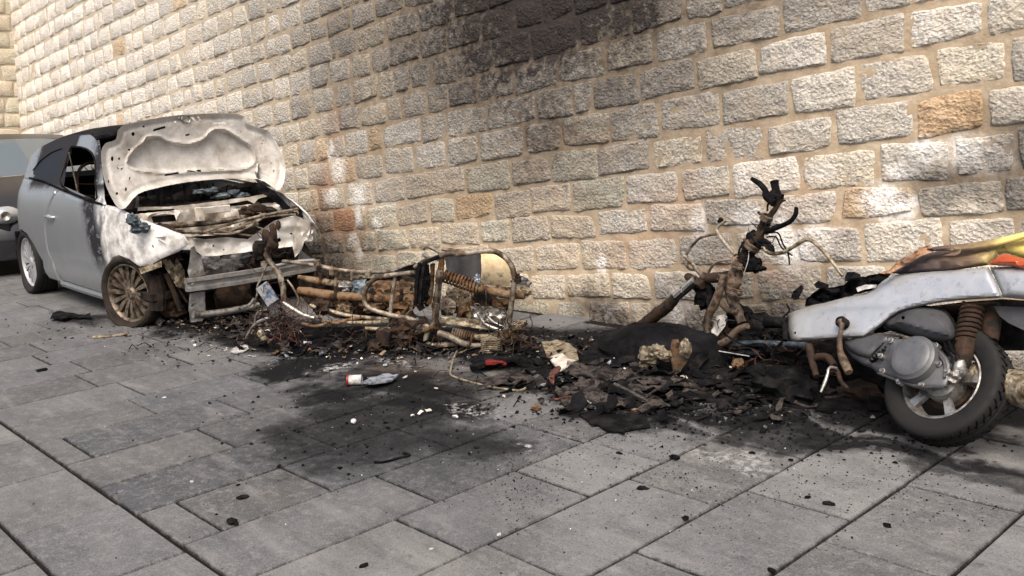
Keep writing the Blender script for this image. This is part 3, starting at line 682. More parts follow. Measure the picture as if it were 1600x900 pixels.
# floor, bulkhead, seats, steering wheel, dashboard remains
m_ = MB(); m_.box((-7.9, YC, .22), (3.0, 1.3, .06)); m_.box((-6.98, YC, .5), (.05, 1.3, .62)); m_.box((-9.3, YC, .6), (.05, 1.1, .8)); m_.build('floor_pan', M['int_dark'], car)
for yy in (2.85, 3.55):
    m_ = MB(); m_.tube([(-7.98, yy - .2, .5), (-8.12, yy - .2, .9), (-8.16, yy - .12, 1.12), (-8.16, yy + .12, 1.12), (-8.12, yy + .2, .9), (-7.98, yy + .2, .5)], .014, 8)
    for k in range(5): m_.tube([(-8.02 - k * .03, yy - .2, .58 + k * .1), (-8.05 - k * .03, yy, .56 + k * .1), (-8.02 - k * .03, yy + .2, .58 + k * .1)], .005, 5)
    m_.box((-7.75, yy, .45), (.45, .42, .06)); m_.build('seat_frame', M['rust_dark'], car)
m_ = MB(); c = Vector((-7.42, 2.86, .93)); q = Vector((1, 0, .45)).normalized(); u_ = q.orthogonal().normalized(); w2 = q.cross(u_)
m_.tube([c + (u_ * math.cos(a) + w2 * math.sin(a)) * .17 for a in [2 * PI * k / 16 for k in range(16)]], .012, 8, closed=True)
for a in (0.3, 2.4, 4.5): m_.tube([c, c + (u_ * math.cos(a) + w2 * math.sin(a)) * .17], .010, 6)
m_.tube([c, c + q * .35 - Vector((0, 0, .1))], .02, 8); m_.build('steering_wheel', M['char'], car)
m_ = MB(); 
for k in range(7): m_.blob((-7.1 + R.uniform(-.05, .05), 2.75 + k * .15, .80 + R.uniform(-.03, .04)), (.14, .11, .10), k, .5, 3)
m_.build('dashboard_remains', M['int_dark'], car)
m_ = MB(); m_.tube([(-7.92, 2.56, 1.24), (-7.98, 2.6, 1.0), (-8.0, 2.62, .7)], .006, 6); m_.build('seat_belt', M['rust_pale'], car)
# bare windscreen frame behind the bonnet
m_ = MB(); m_.tube([(-7.55, side_y(-7.55, 1.32), 1.33), (-7.5, 3.0, 1.385), (-7.5, 3.4, 1.385), (-7.55, 2 * YC - side_y(-7.55, 1.32), 1.33)], .022, 8); m_.build('windscreen_header', M['char'], car)

def wheel(name, c, axis, R_, wid, par, rubber, rim, spokes, flat=0.0, hub=None, label=None, rimR=None):
    """tyre with tread grooves, rim dish and spokes; axis points outward to the viewer side"""
    c = Vector(c); ax = Vector(axis).normalized(); rr = rimR or R_ * .70; h = wid / 2
    prof = [(rr, h * .55), (rr * 1.03, h * .78), (rr * 1.10, h * .93), (R_ * .90, h), (R_ * .955, h * .93), (R_ * .985, h * .8), (R_, h * .55), (R_, h * .42), (R_ * .975, h * .40), (R_ * .975, h * .30), (R_, h * .28), (R_ * 1.0, h * .05), (R_ * .975, h * .03), (R_ * .975, -h * .07), (R_, -h * .1), (R_, -h * .5), (R_ * .985, -h * .8), (R_ * .955, -h * .93), (R_ * .9, -h), (rr * 1.1, -h * .93), (rr, -h * .6)]
    m_ = MB(); m_.lathe(c, ax, prof, 56)
    if flat:
        zmin = c.z - R_ + flat
        for v in m_.v:
            if v.z < zmin:
                over = zmin - v.z; v.z = max(.002, zmin - over * .15) if zmin < .01 else zmin - over * .1
            f_ = max(0, 1 - (v.z - zmin) / (R_ * .6))
            v += ax * (ax.dot(v - c)) * .35 * f_
            v += Vector((noise.noise(v * 9), noise.noise(v * 9 + Vector((4, 4, 4))), 0)) * .014 * f_
    o = m_.build('tyre', rubber, par, par if False else None, auto=50)
    u = ax.orthogonal().normalized(); w = ax.cross(u)
    rm = MB(); rm.lathe(c, ax, [(rr * 1.02, h * .62), (rr * 1.03, h * .74), (rr * .985, h * .78), (rr * .93, h * .62), (rr * .90, h * .2), (rr * .88, -h * .6), (rr * 1.0, -h * .6)], 48)
    rw = rm.build('rim', rim, par, auto=40)
    sp = MB()
    for k in range(spokes):
        a = 2 * PI * k / spokes; d = u * math.cos(a) + w * math.sin(a); t_ = d.cross(ax)
        r0, r1 = rr * .20, rr * .93; wi, wo = rr * .045, rr * (.085 if spokes > 10 else .12)
        P = []
        for (r_, w_, hh) in ((r0, wi, h * .50), (rr * .55, (wi + wo) / 2, h * .62), (r1, wo, h * .60)):
            for sx in (-1, 1):
                for dz in (0, -.022): P.append(c + d * r_ + t_ * w_ * sx + ax * (hh + dz))
        F = []
        for i in range(2):
            b = i * 4; F += [(b, b + 4, b + 6, b + 2), (b + 1, b + 3, b + 7, b + 5), (b, b + 1, b + 5, b + 4), (b + 2, b + 6, b + 7, b + 3)]
        F += [(0, 2, 3, 1), (8, 9, 11, 10)]; sp.add(P, F)
    sp.build('spokes', rim, par, rw, smooth=True, auto=30)
    hb = MB(); hb.lathe(c, ax, [(0, h * .66), (rr * .16, h * .66), (rr * .2, h * .6), (rr * .24, h * .5), (rr * .24, -h * .2)], 20)
    for k in range(5):
        a = 2 * PI * k / 5; hb.lathe(c + (u * math.cos(a) + w * math.sin(a)) * rr * .17 + ax * h * .3, ax, [(0, .028), (.008, .028), (.010, 0)], 8)
    hb.build('hub', hub or rim, par, rw, auto=30)
    dk = MB(); dk.lathe(c, ax, [(0, -h * .15), (rr * .62, -h * .15), (rr * .62, -h * .3), (0, -h * .3)], 28); dk.build('brake_disc', M['rust_dark'], par, rw, auto=30)
    return o
def carwheel(x, y, z, R_, wid, rub, rim, flat, side=-1, nm='wheel', hub=None, lab=None, steer=0.0):
    e = bpy.data.objects.new(nm, None); C.objects.link(e); e.parent = car; e.empty_display_size = .1
    ax = Vector((steer, side, 0)).normalized(); n0 = set(C.objects)
    wheel(nm, (x, y, z), ax, R_, wid, car, rub, rim, 16, flat, hub, rimR=R_ * .77)
    for o in set(C.objects) - n0:
        if o.parent == car: o.parent = e
    # keep the three-level rule: spokes and hub sit directly under the wheel
    for o in set(C.objects) - n0:
        if o.parent is not None and o.parent != e and o.parent != car: o.parent = e
    if lab: e['label'] = lab
    return e
carwheel(-9.05, 2.52, .280, .282, .17, M['rubber'], M['rim_white'], .012, hub=M['rim_white'], lab='clean rear wheel with white multi-spoke alloy rim')
carwheel(-6.72, 2.50, .232, .272, .19, M['tyre_burnt'], M['rim_burnt'], .045, steer=.34, lab='burnt flat front wheel with rusty multi-spoke rim')
carwheel(-9.05, 2 * YC - 2.52, .280, .282, .17, M['rubber'], M['rim_white'], .012, 1)
carwheel(-6.72, 2 * YC - 2.53, .226, .258, .19, M['tyre_burnt'], M['rim_burnt'], .048, 1)

# --- bonnet: stands open on its hinges, inner side to the street
Z2 = (140, 160, 2.432)
HP = Plane((-6.82, YC, .85), (1, 0, .10), Z2)
hood_o = smooth_poly([(120, 92), (230, 64), (350, 48), (560, 42), (600, 80), (650, 98), (682, 112), (720, 172), (744, 240), (736, 310), (716, 335), (695, 322), (640, 292), (520, 290), (380, 302), (270, 322), (185, 348), (135, 402), (108, 398), (88, 372), (60, 310), (47, 240), (45, 185), (62, 155), (100, 140)], 3)
rec = [Vector(p) for p in smooth_poly([(150, 222), (172, 186), (205, 160), (222, 138), (262, 134), (290, 150), (335, 160), (380, 163), (425, 150), (450, 132), (470, 112), (500, 106), (530, 116), (580, 150), (604, 164), (622, 200), (618, 232), (560, 250), (430, 254), (300, 262), (190, 252), (155, 240)], 3)]
def hood_off(p, e):
    s_ = (p.x - 395) / 350; q = (p.y - 190) / 160
    o = .06 - .11 * s_ * s_ - .05 * q * q - .06 * max(0, q) ** 3
    dd = poly_d(p, rec); ins = dd if inside(p, rec) else -dd
    t_ = max(0, min(1, (ins + 3) / 8)); o += .045 * t_ * t_ * (3 - 2 * t_)
    o -= .014 * math.exp(-((ins + 8) / 5) ** 2)                    # raised bead round the pressing
    o -= .016 * math.exp(-(e / 7) ** 2)                             # folded rim
    o += .010 * math.exp(-((e - 20) / 7) ** 2)
    o += .006 * noise.noise(Vector((p.x / 60, p.y / 60, 0))) + .0025 * noise.noise(Vector((p.x / 14, p.y / 14, 0)))
    return o
holes = [[(245, 108), (248, 101), (282, 92), (284, 98)], [(470, 82), (472, 77), (512, 77), (512, 82)], [(365, 122), (378, 120), (378, 125), (366, 127)], [(290, 278), (292, 273), (332, 266), (334, 271)], [(375, 264), (376, 259), (418, 257), (418, 262)], [(462, 258), (462, 254), (506, 254), (506, 259)],
         [(385, 58), (393, 58), (403, 70), (397, 74)], [(410, 56), (418, 58), (424, 70), (417, 72)], ell(86, 214, 4, 7, 8), ell(112, 214, 3, 4, 7), ell(108, 245, 3, 7, 8), ell(122, 248, 3, 7, 8), ell(104, 346, 4, 4, 7), ell(165, 120, 5, 6, 8), ell(150, 180, 4, 3, 7), ell(263, 102, 3, 3, 6), ell(618, 126, 5, 6, 8), ell(598, 122, 3, 4, 7), ell(572, 112, 4, 3, 7),
         [(634, 180), (638, 179), (641, 192), (637, 193)], [(646, 180), (650, 179), (653, 192), (649, 193)], ell(655, 148, 5, 8, 8), ell(634, 158, 4, 4, 7), ell(690, 230, 3, 5, 7), ell(700, 262, 3, 5, 7), ell(668, 205, 4, 4, 7), ell(138, 330, 3, 6, 7), ell(72, 300, 2, 5, 6), ell(540, 84, 4, 3, 6), ell(325, 74, 4, 3, 6), ell(205, 92, 4, 3, 6)]
holes = [[(sum(p[0] for p in h) / len(h) + (q[0] - sum(p[0] for p in h) / len(h)) * 1.25, sum(p[1] for p in h) / len(h) + (q[1] - sum(p[1] for p in h) / len(h)) * 1.35) for q in h] for h in holes]
b_ = panel(MB(), hood_o, lambda p, d: HP.at(p, d), 6.5, .012, holes, hood_off, wob=1.0).build('bonnet', M['cream'], car, label='raised fire-bleached bonnet showing its pressed inner frame', auto=50)
for nm, a, c_, r_ in (('bonnet_catch', [(335, 62), (352, 50), (350, 68), (375, 78), (382, 62), (368, 48)], None, .007),): 
    m_ = MB(); m_.tube([HP.at(p, .02) for p in a], r_, 6); m_.build(nm, M['alu'], car, b_)
m_ = MB(); m_.tube([HP.at(p, d) for p, d in (((150, 285), -.02), ((148, 325), -.04), ((180, 360), -.03), ((178, 400), 0))], .010, 6); m_.tube([HP.at(p, d) for p, d in (((640, 235), -.02), ((636, 270), -.05), ((650, 300), -.02))], .014, 6); m_.build('bonnet_hinge', M['alu'], car, b_, kind='stuff')

def xs(X): return Plane((X, YC, 0), (1, 0, 0), Z2)
def sheet(name, pts, X, mat, thick=.015, step=16, off=None, holes=(), wob=1.5, label=None, parent=car, lean=0.0, smooth=True):
    P = Plane((X, YC, .5), (1, 0, lean), Z2) if not isinstance(X, Plane) else X
    return panel(MB(), pts, lambda p, d: P.at(p, d), step, thick, holes, off, wob=wob).build(name, mat, parent, label=label, auto=50)
def crumple(a, f=25): return lambda p, e: a * noise.noise(Vector((p.x / f, p.y / f, a * 90))) + a * .5 * noise.noise(Vector((p.x / f * 2.7, p.y / f * 2.7, 1)))
sheet('scuttle_bar', [(182, 412), (184, 398), (300, 396), (420, 384), (600, 360), (690, 343), (694, 352), (640, 366), (625, 385), (600, 372), (430, 402), (405, 408), (330, 416), (318, 404)], -6.80, M['ash_metal'], .03, 14, crumple(.008))
sheet('bulkhead', [(165, 425), (300, 412), (470, 400), (640, 385), (740, 378), (760, 420), (620, 470), (560, 500), (380, 510), (240, 515), (205, 480)], -6.68, M['ash_metal'], .02, 14, crumple(.03), [[(234, 434), (322, 426), (330, 450), (242, 458)]], label='bleached steel bulkhead with a rectangular opening')
sheet('dark_bay', [(170, 400), (700, 350), (800, 430), (820, 560), (640, 560), (430, 590), (300, 560), (200, 480)], -6.60 - .25, M['int_dark'], .02, 30)
m_ = MB(); P = xs(-6.5); m_.tube([P.at(p) for p in [(205, 486), (330, 468), (470, 455), (600, 436), (700, 428), (790, 420)]], .022, 10, jit=.2); m_.tube([P.at(p, -.05) for p in [(215, 505), (340, 492), (470, 492), (560, 478), (640, 460)]], .016, 8, jit=.2); m_.build('cross_tube', M['rust_pale'], car)
m_ = MB(); m_.box(P.at((418, 425), -.05), (.05, .05, .10)); m_.box(P.at((470, 408), -.0), (.05, .25, .05)); m_.build('bracket', M['ash_metal'], car)
m_ = MB(); P = xs(-6.9)
for k in range(6): m_.tube([P.at((250 + k * 55, 300 + R.uniform(0, 15))), P.at((258 + k * 52, 345)), P.at((262 + k * 52, 395))], R.uniform(.006, .014), 6)
m_.build('air_duct', M['char'], car)
m_ = MB()
for k in range(8): m_.blob(P.at((420 + k * 24 + R.uniform(-6, 6), 342 + R.uniform(-10, 14)), -.02), (.055, .05, .022), k + 3, .7, 4)
m_.build('melted_foam', M['blue_grey'], car)
# slam panel / radiator support: bleached white, bent
sheet('slam_panel', [(250, 512), (330, 505), (440, 520), (520, 512), (600, 520), (660, 478), (700, 450), (780, 428), (825, 448), (838, 480), (832, 520), (785, 545), (700, 556), (560, 574), (470, 584), (430, 585), (400, 562), (340, 560), (300, 546)], -6.22, M['cream'], .03, 12, lambda p, e: .03 * noise.noise(Vector((p.x / 45, p.y / 30, 2))) + .012 * noise.noise(Vector((p.x / 15, p.y / 15, 0))) - .02 * math.exp(-(e / 8) ** 2), [ell(720, 523, 7, 8, 10), ell(766, 497, 5, 6, 8), ell(470, 545, 4, 4, 8), ell(510, 560, 3, 3, 6), ell(640, 540, 4, 3, 6)], label='bent ash-white slam panel across the nose')
for (c_, s_, mt, sd) in (((300, 540), (.10, .09, .12), 'rust_dark', 1), ((270, 520), (.09, .07, .10), 'rust_dark', 2), ((195, 475), (.06, .06, .035), 'blue_grey', 4), ((165, 447), (.05, .04, .04), 'blue_grey', 5), ((365, 552), (.05, .05, .03), 'blue_grey', 6)):
    m_ = MB(); m_.blob(xs(-6.35).at(c_), s_, sd, .6, 3, 3); m_.build('melted_lump', M[mt], car)
m_ = MB(); P = xs(-6.4)
for k in range(20): m_.blob(P.at((R.uniform(560, 800), R.uniform(400, 480)), R.uniform(0, .2)), (R.uniform(.02, .06), R.uniform(.03, .07), R.uniform(.015, .04)), k, .6, 3, 2)
m_.build('burnt_engine_ancillaries', M['rust_dark'], car, kind='stuff')
m_ = MB()
for k in range(6): 
    a = P.at((R.uniform(400, 600), R.uniform(430, 500)), -.05); b = P.at((R.uniform(560, 800), R.uniform(400, 500)), -.08); c_ = (a + b) / 2 + Vector((0, 0, R.uniform(-.06, .06))); m_.tube([a, c_, b], R.uniform(.004, .010), 6, jit=.3)
m_.build('burnt_hose', M['rust_pale'], car, kind='stuff')
for (c_, s_, mt, sd, X) in (((495, 628), (.05, .17, .055), 'alu', 1, -6.3), ((450, 605), (.06, .08, .05), 'alu', 7, -6.32), ((560, 600), (.08, .10, .07), 'grey_plastic', 2, -6.4), ((610, 620), (.1, .08, .08), 'rust_dark', 3, -6.4), ((540, 730), (.1, .14, .14), 'rust_dark', 9, -6.35)):
    m_ = MB(); m_.blob(xs(X).at(c_), s_, sd, .35, 2.2, 3); m_.build('engine_block_part', M[mt], car)
# radiator opening: a black backing sheet paints the dark of the hole
sheet('radiator_hole_backing', [(425, 590), (640, 570), (800, 545), (810, 640), (640, 700), (640, 800), (430, 800)], -6.5, M['int_dark'], .05, 30, crumple(.02))
# crash bar with its pressed groove, end plates and lower tube
P = xs(-6.12); A0, A1, B0, B1 = P.at((378, 672)), P.at((862, 596)), P.at((380, 722)), P.at((862, 640))
m_ = MB(); prof = [0, .0, .28, .36, .64, .72, 1, 1]; dep = [.05, 0, 0, .022, .022, 0, 0, .05]; vs = []
for k in range(25):
    t_ = k / 24; bow = .05 * (1 - (2 * t_ - 1) ** 2) - .02
    for q_, d_ in zip(prof, dep):
        v = (A0.lerp(A1, t_)).lerp(B0.lerp(B1, t_), q_); vs.append(v + Vector((bow - d_, 0, .004 * noise.noise(v * 11))))
m_.add(vs, [(k * 8 + i, k * 8 + (i + 1) % 8, (k + 1) * 8 + (i + 1) % 8, (k + 1) * 8 + i) for k in range(24) for i in range(8)] + [tuple(range(8)), tuple(24 * 8 + i for i in range(8))])
m_.build('crash_bar', M['bar'], car, auto=30)
m_ = MB()
for p in ((392, 692), (402, 648), (420, 648), (850, 610), (388, 770), (400, 762)): m_.lathe(P.at(p, -.05), (1, 0, 0), [(0, .012), (.010, .012), (.012, 0)], 8)
m_.build('bolt', M['alu'], car)
sheet('crash_can', [(372, 640), (380, 600), (384, 552), (398, 545), (408, 575), (424, 582), (432, 625), (440, 655), (378, 668)], -6.16, M['bar'], .06, 12, crumple(.012))
sheet('crash_can', [(380, 726), (438, 718), (440, 800), (428, 832), (384, 836), (376, 790)], -6.16, M['bar'], .05, 14, crumple(.008), [ell(402, 800, 8, 8, 10)])
sheet('crash_can', [(800, 560), (840, 590), (862, 600), (862, 640), (810, 650), (790, 600)], -6.16, M['bar'], .06, 14, crumple(.01))
m_ = MB(); P = xs(-6.1); m_.tube([P.at(p) for p in [(394, 806), (440, 806), (520, 795), (600, 780), (642, 770)]], [.028, .026, .024, .024, .024], 12); m_.build('lower_cross_tube', M['alu'], car)
m_ = MB(); m_.tube([xs(-6.3).at(p) for p in [(800, 612), (840, 612), (935, 632)]], .012, 8); m_.build('tow_bracket', M['rust_pale'], car)
# torn tan arch edge, wing stay, liner remains
sheet('arch_edge', [(186, 630), (250, 612), (272, 602), (274, 625), (230, 640), (196, 652)], Plane((-6.3, 2.5, .4), (.5, -1, 0), Z2), M['tan'], .02, 10, crumple(.01))
sheet('wing_stay', [(270, 600), (330, 585), (362, 640), (364, 710), (330, 700), (300, 650)], -6.33, M['tan'], .012, 12, crumple(.03))
sheet('liner_remains', [(262, 640), (300, 660), (340, 740), (372, 800), (330, 815), (290, 820), (262, 790)], -6.45, M['rust_dark'], .02, 12, crumple(.06))
m_ = MB(); P = xs(-6.35)
m_.tube([P.at(p) for p in [(290, 650), (320, 720), (345, 790)]], .018, 8, jit=.3); m_.tube([P.at(p, .1) for p in [(250, 660), (262, 720), (262, 790)]], [.05, .06, .05], 10); m_.tube([P.at(p) for p in [(300, 640), (370, 760)]], .008, 6)
m_.build('strut', M['rust_dark'], car)
# far wing, crumpled out to the right
sheet('far_wing', [(778, 470), (800, 440), (828, 452), (866, 480), (878, 512), (862, 508), (838, 478), (822, 510), (806, 560), (780, 590), (770, 540)], Plane((-6.2, 3.9, .5), (1, .3, 0), Z2), M['ash_metal'], .012, 12, crumple(.02))
sheet('far_wing_edge', [(640, 300), (700, 335), (760, 395), (812, 440), (800, 450), (740, 410), (690, 365), (620, 330)], Plane((-6.6, 3.9, .5), (1, -.3, 0), Z2), M['char'], .02, 14, crumple(.02))
m_ = MB(); P = Plane((-6.1, 3.95, .5), (1, 0, 0), Z2); m_.tube([P.at(p) for p in [(840, 455), (862, 478), (876, 510)]], .012, 6); m_.build('wing_rim_strip', M['alu'], car)
m_ = MB(); P = xs(-6.3)
for k in range(14): m_.blob(P.at((R.uniform(640, 830), R.uniform(560, 600)), R.uniform(0, .1)), (R.uniform(.03, .07), R.uniform(.03, .06), R.uniform(.02, .05)), k + 50, .6, 3, 2)
m_.build('burnt_far_headlamp', M['int_dark'], car)

# ============================================================ BLACK CAR BEHIND
ZA = (0, 150, 2.368)
dark = thing('parked_car', 'black car parked nose-on behind the silver hatchback at the left edge', 'car', (-11.2, 3.1, 0))
def dk_y(z): return 2.36 + .05 * max(0, z - .6) + .30 * max(0, z - .92)
X0c = -10.35
prof = [(X0c + .02, .18), (X0c + .06, .32), (X0c + .05, .46), (X0c - .02, .58), (X0c - .12, .68), (X0c - .42, .80), (X0c - .80, .90), (X0c - 1.05, .95)]
def crossx(prof, ny, bow):
    vs = []
    for x, z in prof:
        ya = dk_y(z)
        for k in range(ny + 1):
            s_ = k / ny; q = (2 * s_ - 1); vs.append(Vector((x - bow * q ** 4 * (1 if z < .85 else .4), ya + (3.95 - ya) * s_ + 0, z + (.04 * (1 - q * q) if z > .7 else 0))))
    w_ = ny + 1
    return vs, [(i * w_ + k, i * w_ + k + 1, (i + 1) * w_ + k + 1, (i + 1) * w_ + k) for i in range(len(prof) - 1) for k in range(ny)]
m_ = MB(); m_.add(*crossx(prof[:4], 20, .28)); m_.build('bumper', M['black_paint'], dark)
m_ = MB(); m_.add(*crossx(prof[3:], 20, .24)); m_.build('bonnet', M['dark_hood'], dark)
ws = [(X0c - 1.05, .955), (X0c - 1.3, 1.12), (X0c - 1.55, 1.27), (X0c - 1.72, 1.36)]
m_ = MB(); m_.add(*crossx(ws, 16, .10)); t = NT('windscreen'); M['screen'] = t.out((.10, .12, .13), .04, 0, None, .9); m_.build('windscreen', M['screen'], dark)
m_ = MB(); m_.add(*crossx([(X0c - 1.72, 1.36), (X0c - 2.0, 1.42), (X0c - 2.8, 1.44), (X0c - 3.4, 1.38)], 16, .04)); m_.build('roof', M['dark_hood'], dark)
m_ = MB(); m_.tube([(X0c - 1.02, dk_y(.95) + .06, .96), (X0c - 1.35, dk_y(1.15) + .04, 1.17), (X0c - 1.74, dk_y(1.37) + .02, 1.375), (X0c - 2.4, dk_y(1.4), 1.40)], .035, 8); m_.build('pillar', M['black_paint'], dark)
fm = lambda p, d: Vector((p[0], dk_y(p[1]) + d + (.30 * max(0, (p[0] - X0c + .35) / .35) ** 2), p[1]))
sd_o = [(X0c + .02, .2), (X0c + .0, .55), (X0c - .42, .80), (X0c - 1.05, .95), (X0c - 1.72, 1.36), (X0c - 2.8, 1.42), (X0c - 3.5, 1.3), (X0c - 3.7, .9), (X0c - 3.7, .25), (X0c - 1.15, .2)] + [(X0c - .8 + .33 * math.cos(a), .27 + .33 * math.sin(a)) for a in [.0 + k * PI / 10 for k in range(10, -1, -1)]]
swin = [(X0c - 1.35, .99), (X0c - 1.78, 1.30), (X0c - 2.8, 1.34), (X0c - 3.2, 1.0)]
panel(MB(), sd_o, fm, .12, .02, [swin]).build('side_panel', M['black_paint'], dark)
panel(MB(), sd_o, lambda p, d: Vector((p[0], 6.3 - fm(p, d).y, p[1])), .12, .02, [swin]).build('side_panel', M['black_paint'], dark)
panel(MB(), swin, lambda p, d: fm(p, d + .01), .2, .006).build('side_window', M['glass_dark'], dark)
# headlamp: clear cover over a reflector bowl
hc = Vector((X0c - .03, 2.66, .635))
hl = MB(); hl.blob(hc, (.10, .15, .09), 1, .05, 1, 3); e_ = hl.build('headlight', M['lamp_glass'], dark)
m_ = MB(); m_.lathe(hc + Vector((.10, -.02, 0)), (1, -.25, 0), [(0, .0), (.025, .015), (.042, .03), (.046, .03), (.046, .01)], 20); m_.build('reflector', M['alu'], dark, e_)
m_ = MB(); m_.box((X0c + .07, 3.1, .40), (.03, .8, .14)); m_.build('grille', M['char'], dark)
n0 = set(C.objects); wheel('wheel', (X0c - .80, 2.46, .29), (0, -1, 0), .29, .19, dark, M['rubber'], M['rim_white'], 10, .01)
we = bpy.data.objects.new('wheel', None); C.objects.link(we); we.parent = dark
for o in set(C.objects) - n0:
    if o is not we: o.parent = we

# ============================================================ BURNT SCOOTER FRAME ON ITS SIDE (middle)
Z3 = (380, 340, 3.478)
A_ = Vector((-5.15, 2.72, 0)); B_ = Vector((-3.86, 3.48, 0)); ln = (B_ - A_).cross(Vector((0, 0, 1)))
MP = Plane(A_, ln, Z3)
bike = thing('burnt_scooter_frame', 'rusty stripped frame of a burnt scooter lying between the car nose and the black heap', 'scooter', (A_ + B_) / 2)
def mt(name, mat, *tubes, jit=.18, n=9, label=None, kind=None, parent=None):
    for pts, r_, d_ in tubes:
        m_ = MB(); m_.tube([MP.at((p[0], p[1]), p[2] if len(p) > 2 else d_) for p in pts], r_, n, jit=jit)
        o = m_.build(name, M[mat], bike, label=label, kind=kind, parent=parent, auto=60)
    return o
def ms(name, mat, pts, d_, thick=.012, step=22, off=None, holes=(), wob=3, label=None, tilt=None):
    P = MP if tilt is None else Plane(MP.P0, MP.N + Vector(tilt), Z3)
    return panel(MB(), pts, lambda p, d: P.at(p, d + d_), step, thick, holes, off, wob=wob).build(name, M[mat], bike, label=label, auto=50)
ms('floor_tray', 'rust_dark', [(300, 330), (500, 325), (700, 330), (930, 310), (940, 480), (880, 560), (700, 570), (500, 545), (360, 480), (310, 420)], .30, .02, 26, crumple(.06, 40))
mt('upper_rail', 'rust_pale', ([(215, 238), (300, 246), (400, 262), (520, 285), (680, 297), (820, 288), (935, 252)], .013, .22))
mt('frame_tube', 'rust', ([(300, 325), (380, 340), (450, 352), (600, 366), (760, 360), (935, 372)], [.016, .023, .022, .021, .021, .022], .2))
mt('frame_tube', 'orange_rust', ([(300, 395), (360, 405), (500, 424), (640, 432), (780, 440), (935, 440)], [.022, .029, .027, .025, .024, .025], .1))
mt('seat_loop', 'rust_pale', ([(935, 298), (860, 305), (760, 320), (700, 345), (668, 385), (658, 430), (668, 472), (715, 503), (800, 530), (900, 548), (975, 580), (1035, 606)], .014, -.02))
mt('seat_loop_strut', 'rust_pale', ([(828, 318), (812, 410), (800, 515)], .012, .0), ([(520, 290), (505, 330), (500, 400)], .010, .15), ([(590, 290), (588, 340)], .008, .15))
mt('carrier_hoop', 'rust_pale', ([(1070, 205), (1130, 196), (1200, 196), (1300, 182), (1370, 186), (1420, 215), (1458, 262), (1474, 330), (1462, 430), (1452, 520), (1436, 600), (1400, 652), (1330, 690), (1250, 696), (1150, 688), (1080, 692), (1020, 695), (992, 668), (1010, 610), (1050, 570)], .016, 0))
mt('carrier_hoop', 'rust_pale', ([(1080, 172), (1160, 180), (1240, 180), (1330, 178)], .012, .12), ([(1060, 625), (1120, 645), (1180, 678), (1230, 692)], .020, -.03))
mt('upright', 'orange_rust', ([(1085, 195), (1070, 300), (1055, 420), (1045, 520), (1050, 600)], [.017, .021, .02, .018, .022], .06), ([(1030, 250), (1025, 360), (1010, 470)], .014, .1), jit=.5)
m_ = MB(); a, b = MP.at((1072, 290), -.01), MP.at((1043, 545), -.01); m_.tube([a, a.lerp(b, .5), b], .016, 4, smooth=False, flat=1.4); m_.build('upright_plate', M['rust_pale'], bike)
m_ = MB()
for (p, q) in (((958, 245), (938, 470)), ((985, 242), (962, 470))): m_.tube([MP.at(p, -.02), MP.at(((p[0] + q[0]) / 2 - 3, 360), -.03), MP.at(q, -.02)], .011, 6, flat=1.8)
m_.tube([MP.at(p, .0) for p in [(985, 246), (1030, 225), (1080, 205)]], .012, 6); m_.build('charred_strap', M['char'], bike)
ms('seat_hinge_plate', 'char', [(820, 290), (870, 268), (945, 246), (1010, 255), (1020, 340), (1010, 480), (960, 510), (930, 470), (930, 330)], .09, .02, 22, crumple(.02))
mt('rear_ear', 'rust_pale', ([(975, 175), (985, 160), (1010, 158), (1060, 185), (1100, 205), (1085, 222), (1040, 222), (1000, 215), (978, 195)], .012, .06), ([(1100, 212), (1040, 215), (985, 235), (930, 270)], .012, .05))
for (p, q, r_) in (((500, 424), (516, 426), .030), ((700, 436), (714, 437), .028), ((860, 440), (872, 440), .028), ((420, 348), (434, 350), .024), ((640, 366), (652, 366), .022), ((1068, 330), (1066, 345), .026), ((1046, 470), (1044, 485), .024)):
    m_ = MB(); a, b = MP.at(p, .1 if p[1] > 400 and p[0] < 1000 else (.2 if p[0] < 1000 else .06)), MP.at(q, .1 if p[1] > 400 and p[0] < 1000 else (.2 if p[0] < 1000 else .06)); ax_ = (b - a).normalized(); m_.lathe((a + b) / 2, ax_, [(r_ * .7, -.014), (r_, -.012), (r_, .012), (r_ * .7, .014)], 12)
    up_ = Vector((0, 0, 1)); m_.box((a + b) / 2 + up_ * (r_ + .012) - MP.N * .01, (.022, .012, .04)); m_.build('clamp', M['rust_dark'], bike)
ms('tank_shell', 'grey_plastic', [(1095, 210), (1200, 195), (1292, 190), (1294, 360), (1240, 345), (1180, 340), (1110, 330)], .30, .05, 24, lambda p, e: .04 * math.sin((p.x - 1095) / 200 * PI * 3) * .5)
ms('tank_shell', 'ochre', [(1292, 190), (1360, 195), (1410, 215), (1445, 270), (1455, 320), (1450, 372), (1390, 372), (1295, 362)], .28, .05, 24, lambda p, e: .03 * ((p.y - 280) / 90) ** 2, label='ochre scorched end of the tank shell')
def spring(mb, a, b, r, wire, turns, n=6):
    a, b = Vector(a), Vector(b); ax = (b - a).normalized(); u = ax.orthogonal().normalized(); w = ax.cross(u); N = int(turns * 10)
    mb.tube([a.lerp(b, i / N) + (u * math.cos(i * 2 * PI / 10) + w * math.sin(i * 2 * PI / 10)) * r for i in range(N + 1)], wire, n, smooth=False)
    mb.tube([a, b], r * .55, 10)
m_ = MB(); a, b = MP.at((1095, 318), .12), MP.at((1290, 385), .12); spring(m_, a, b, .036, .0065, 11); m_.build('shock_spring', M['orange_rust'], bike)
mt('shock_rod', 'rust', ([(1285, 385), (1350, 400), (1480, 425)], [.026, .023, .022], .12), ([(1480, 420), (1530, 425)], .022, .15))
m_ = MB(); a, b = MP.at((1140, 628), .02), MP.at((1255, 655), .02); spring(m_, a, b, .030, .006, 9); m_.build('shock_spring', M['rust'], bike)
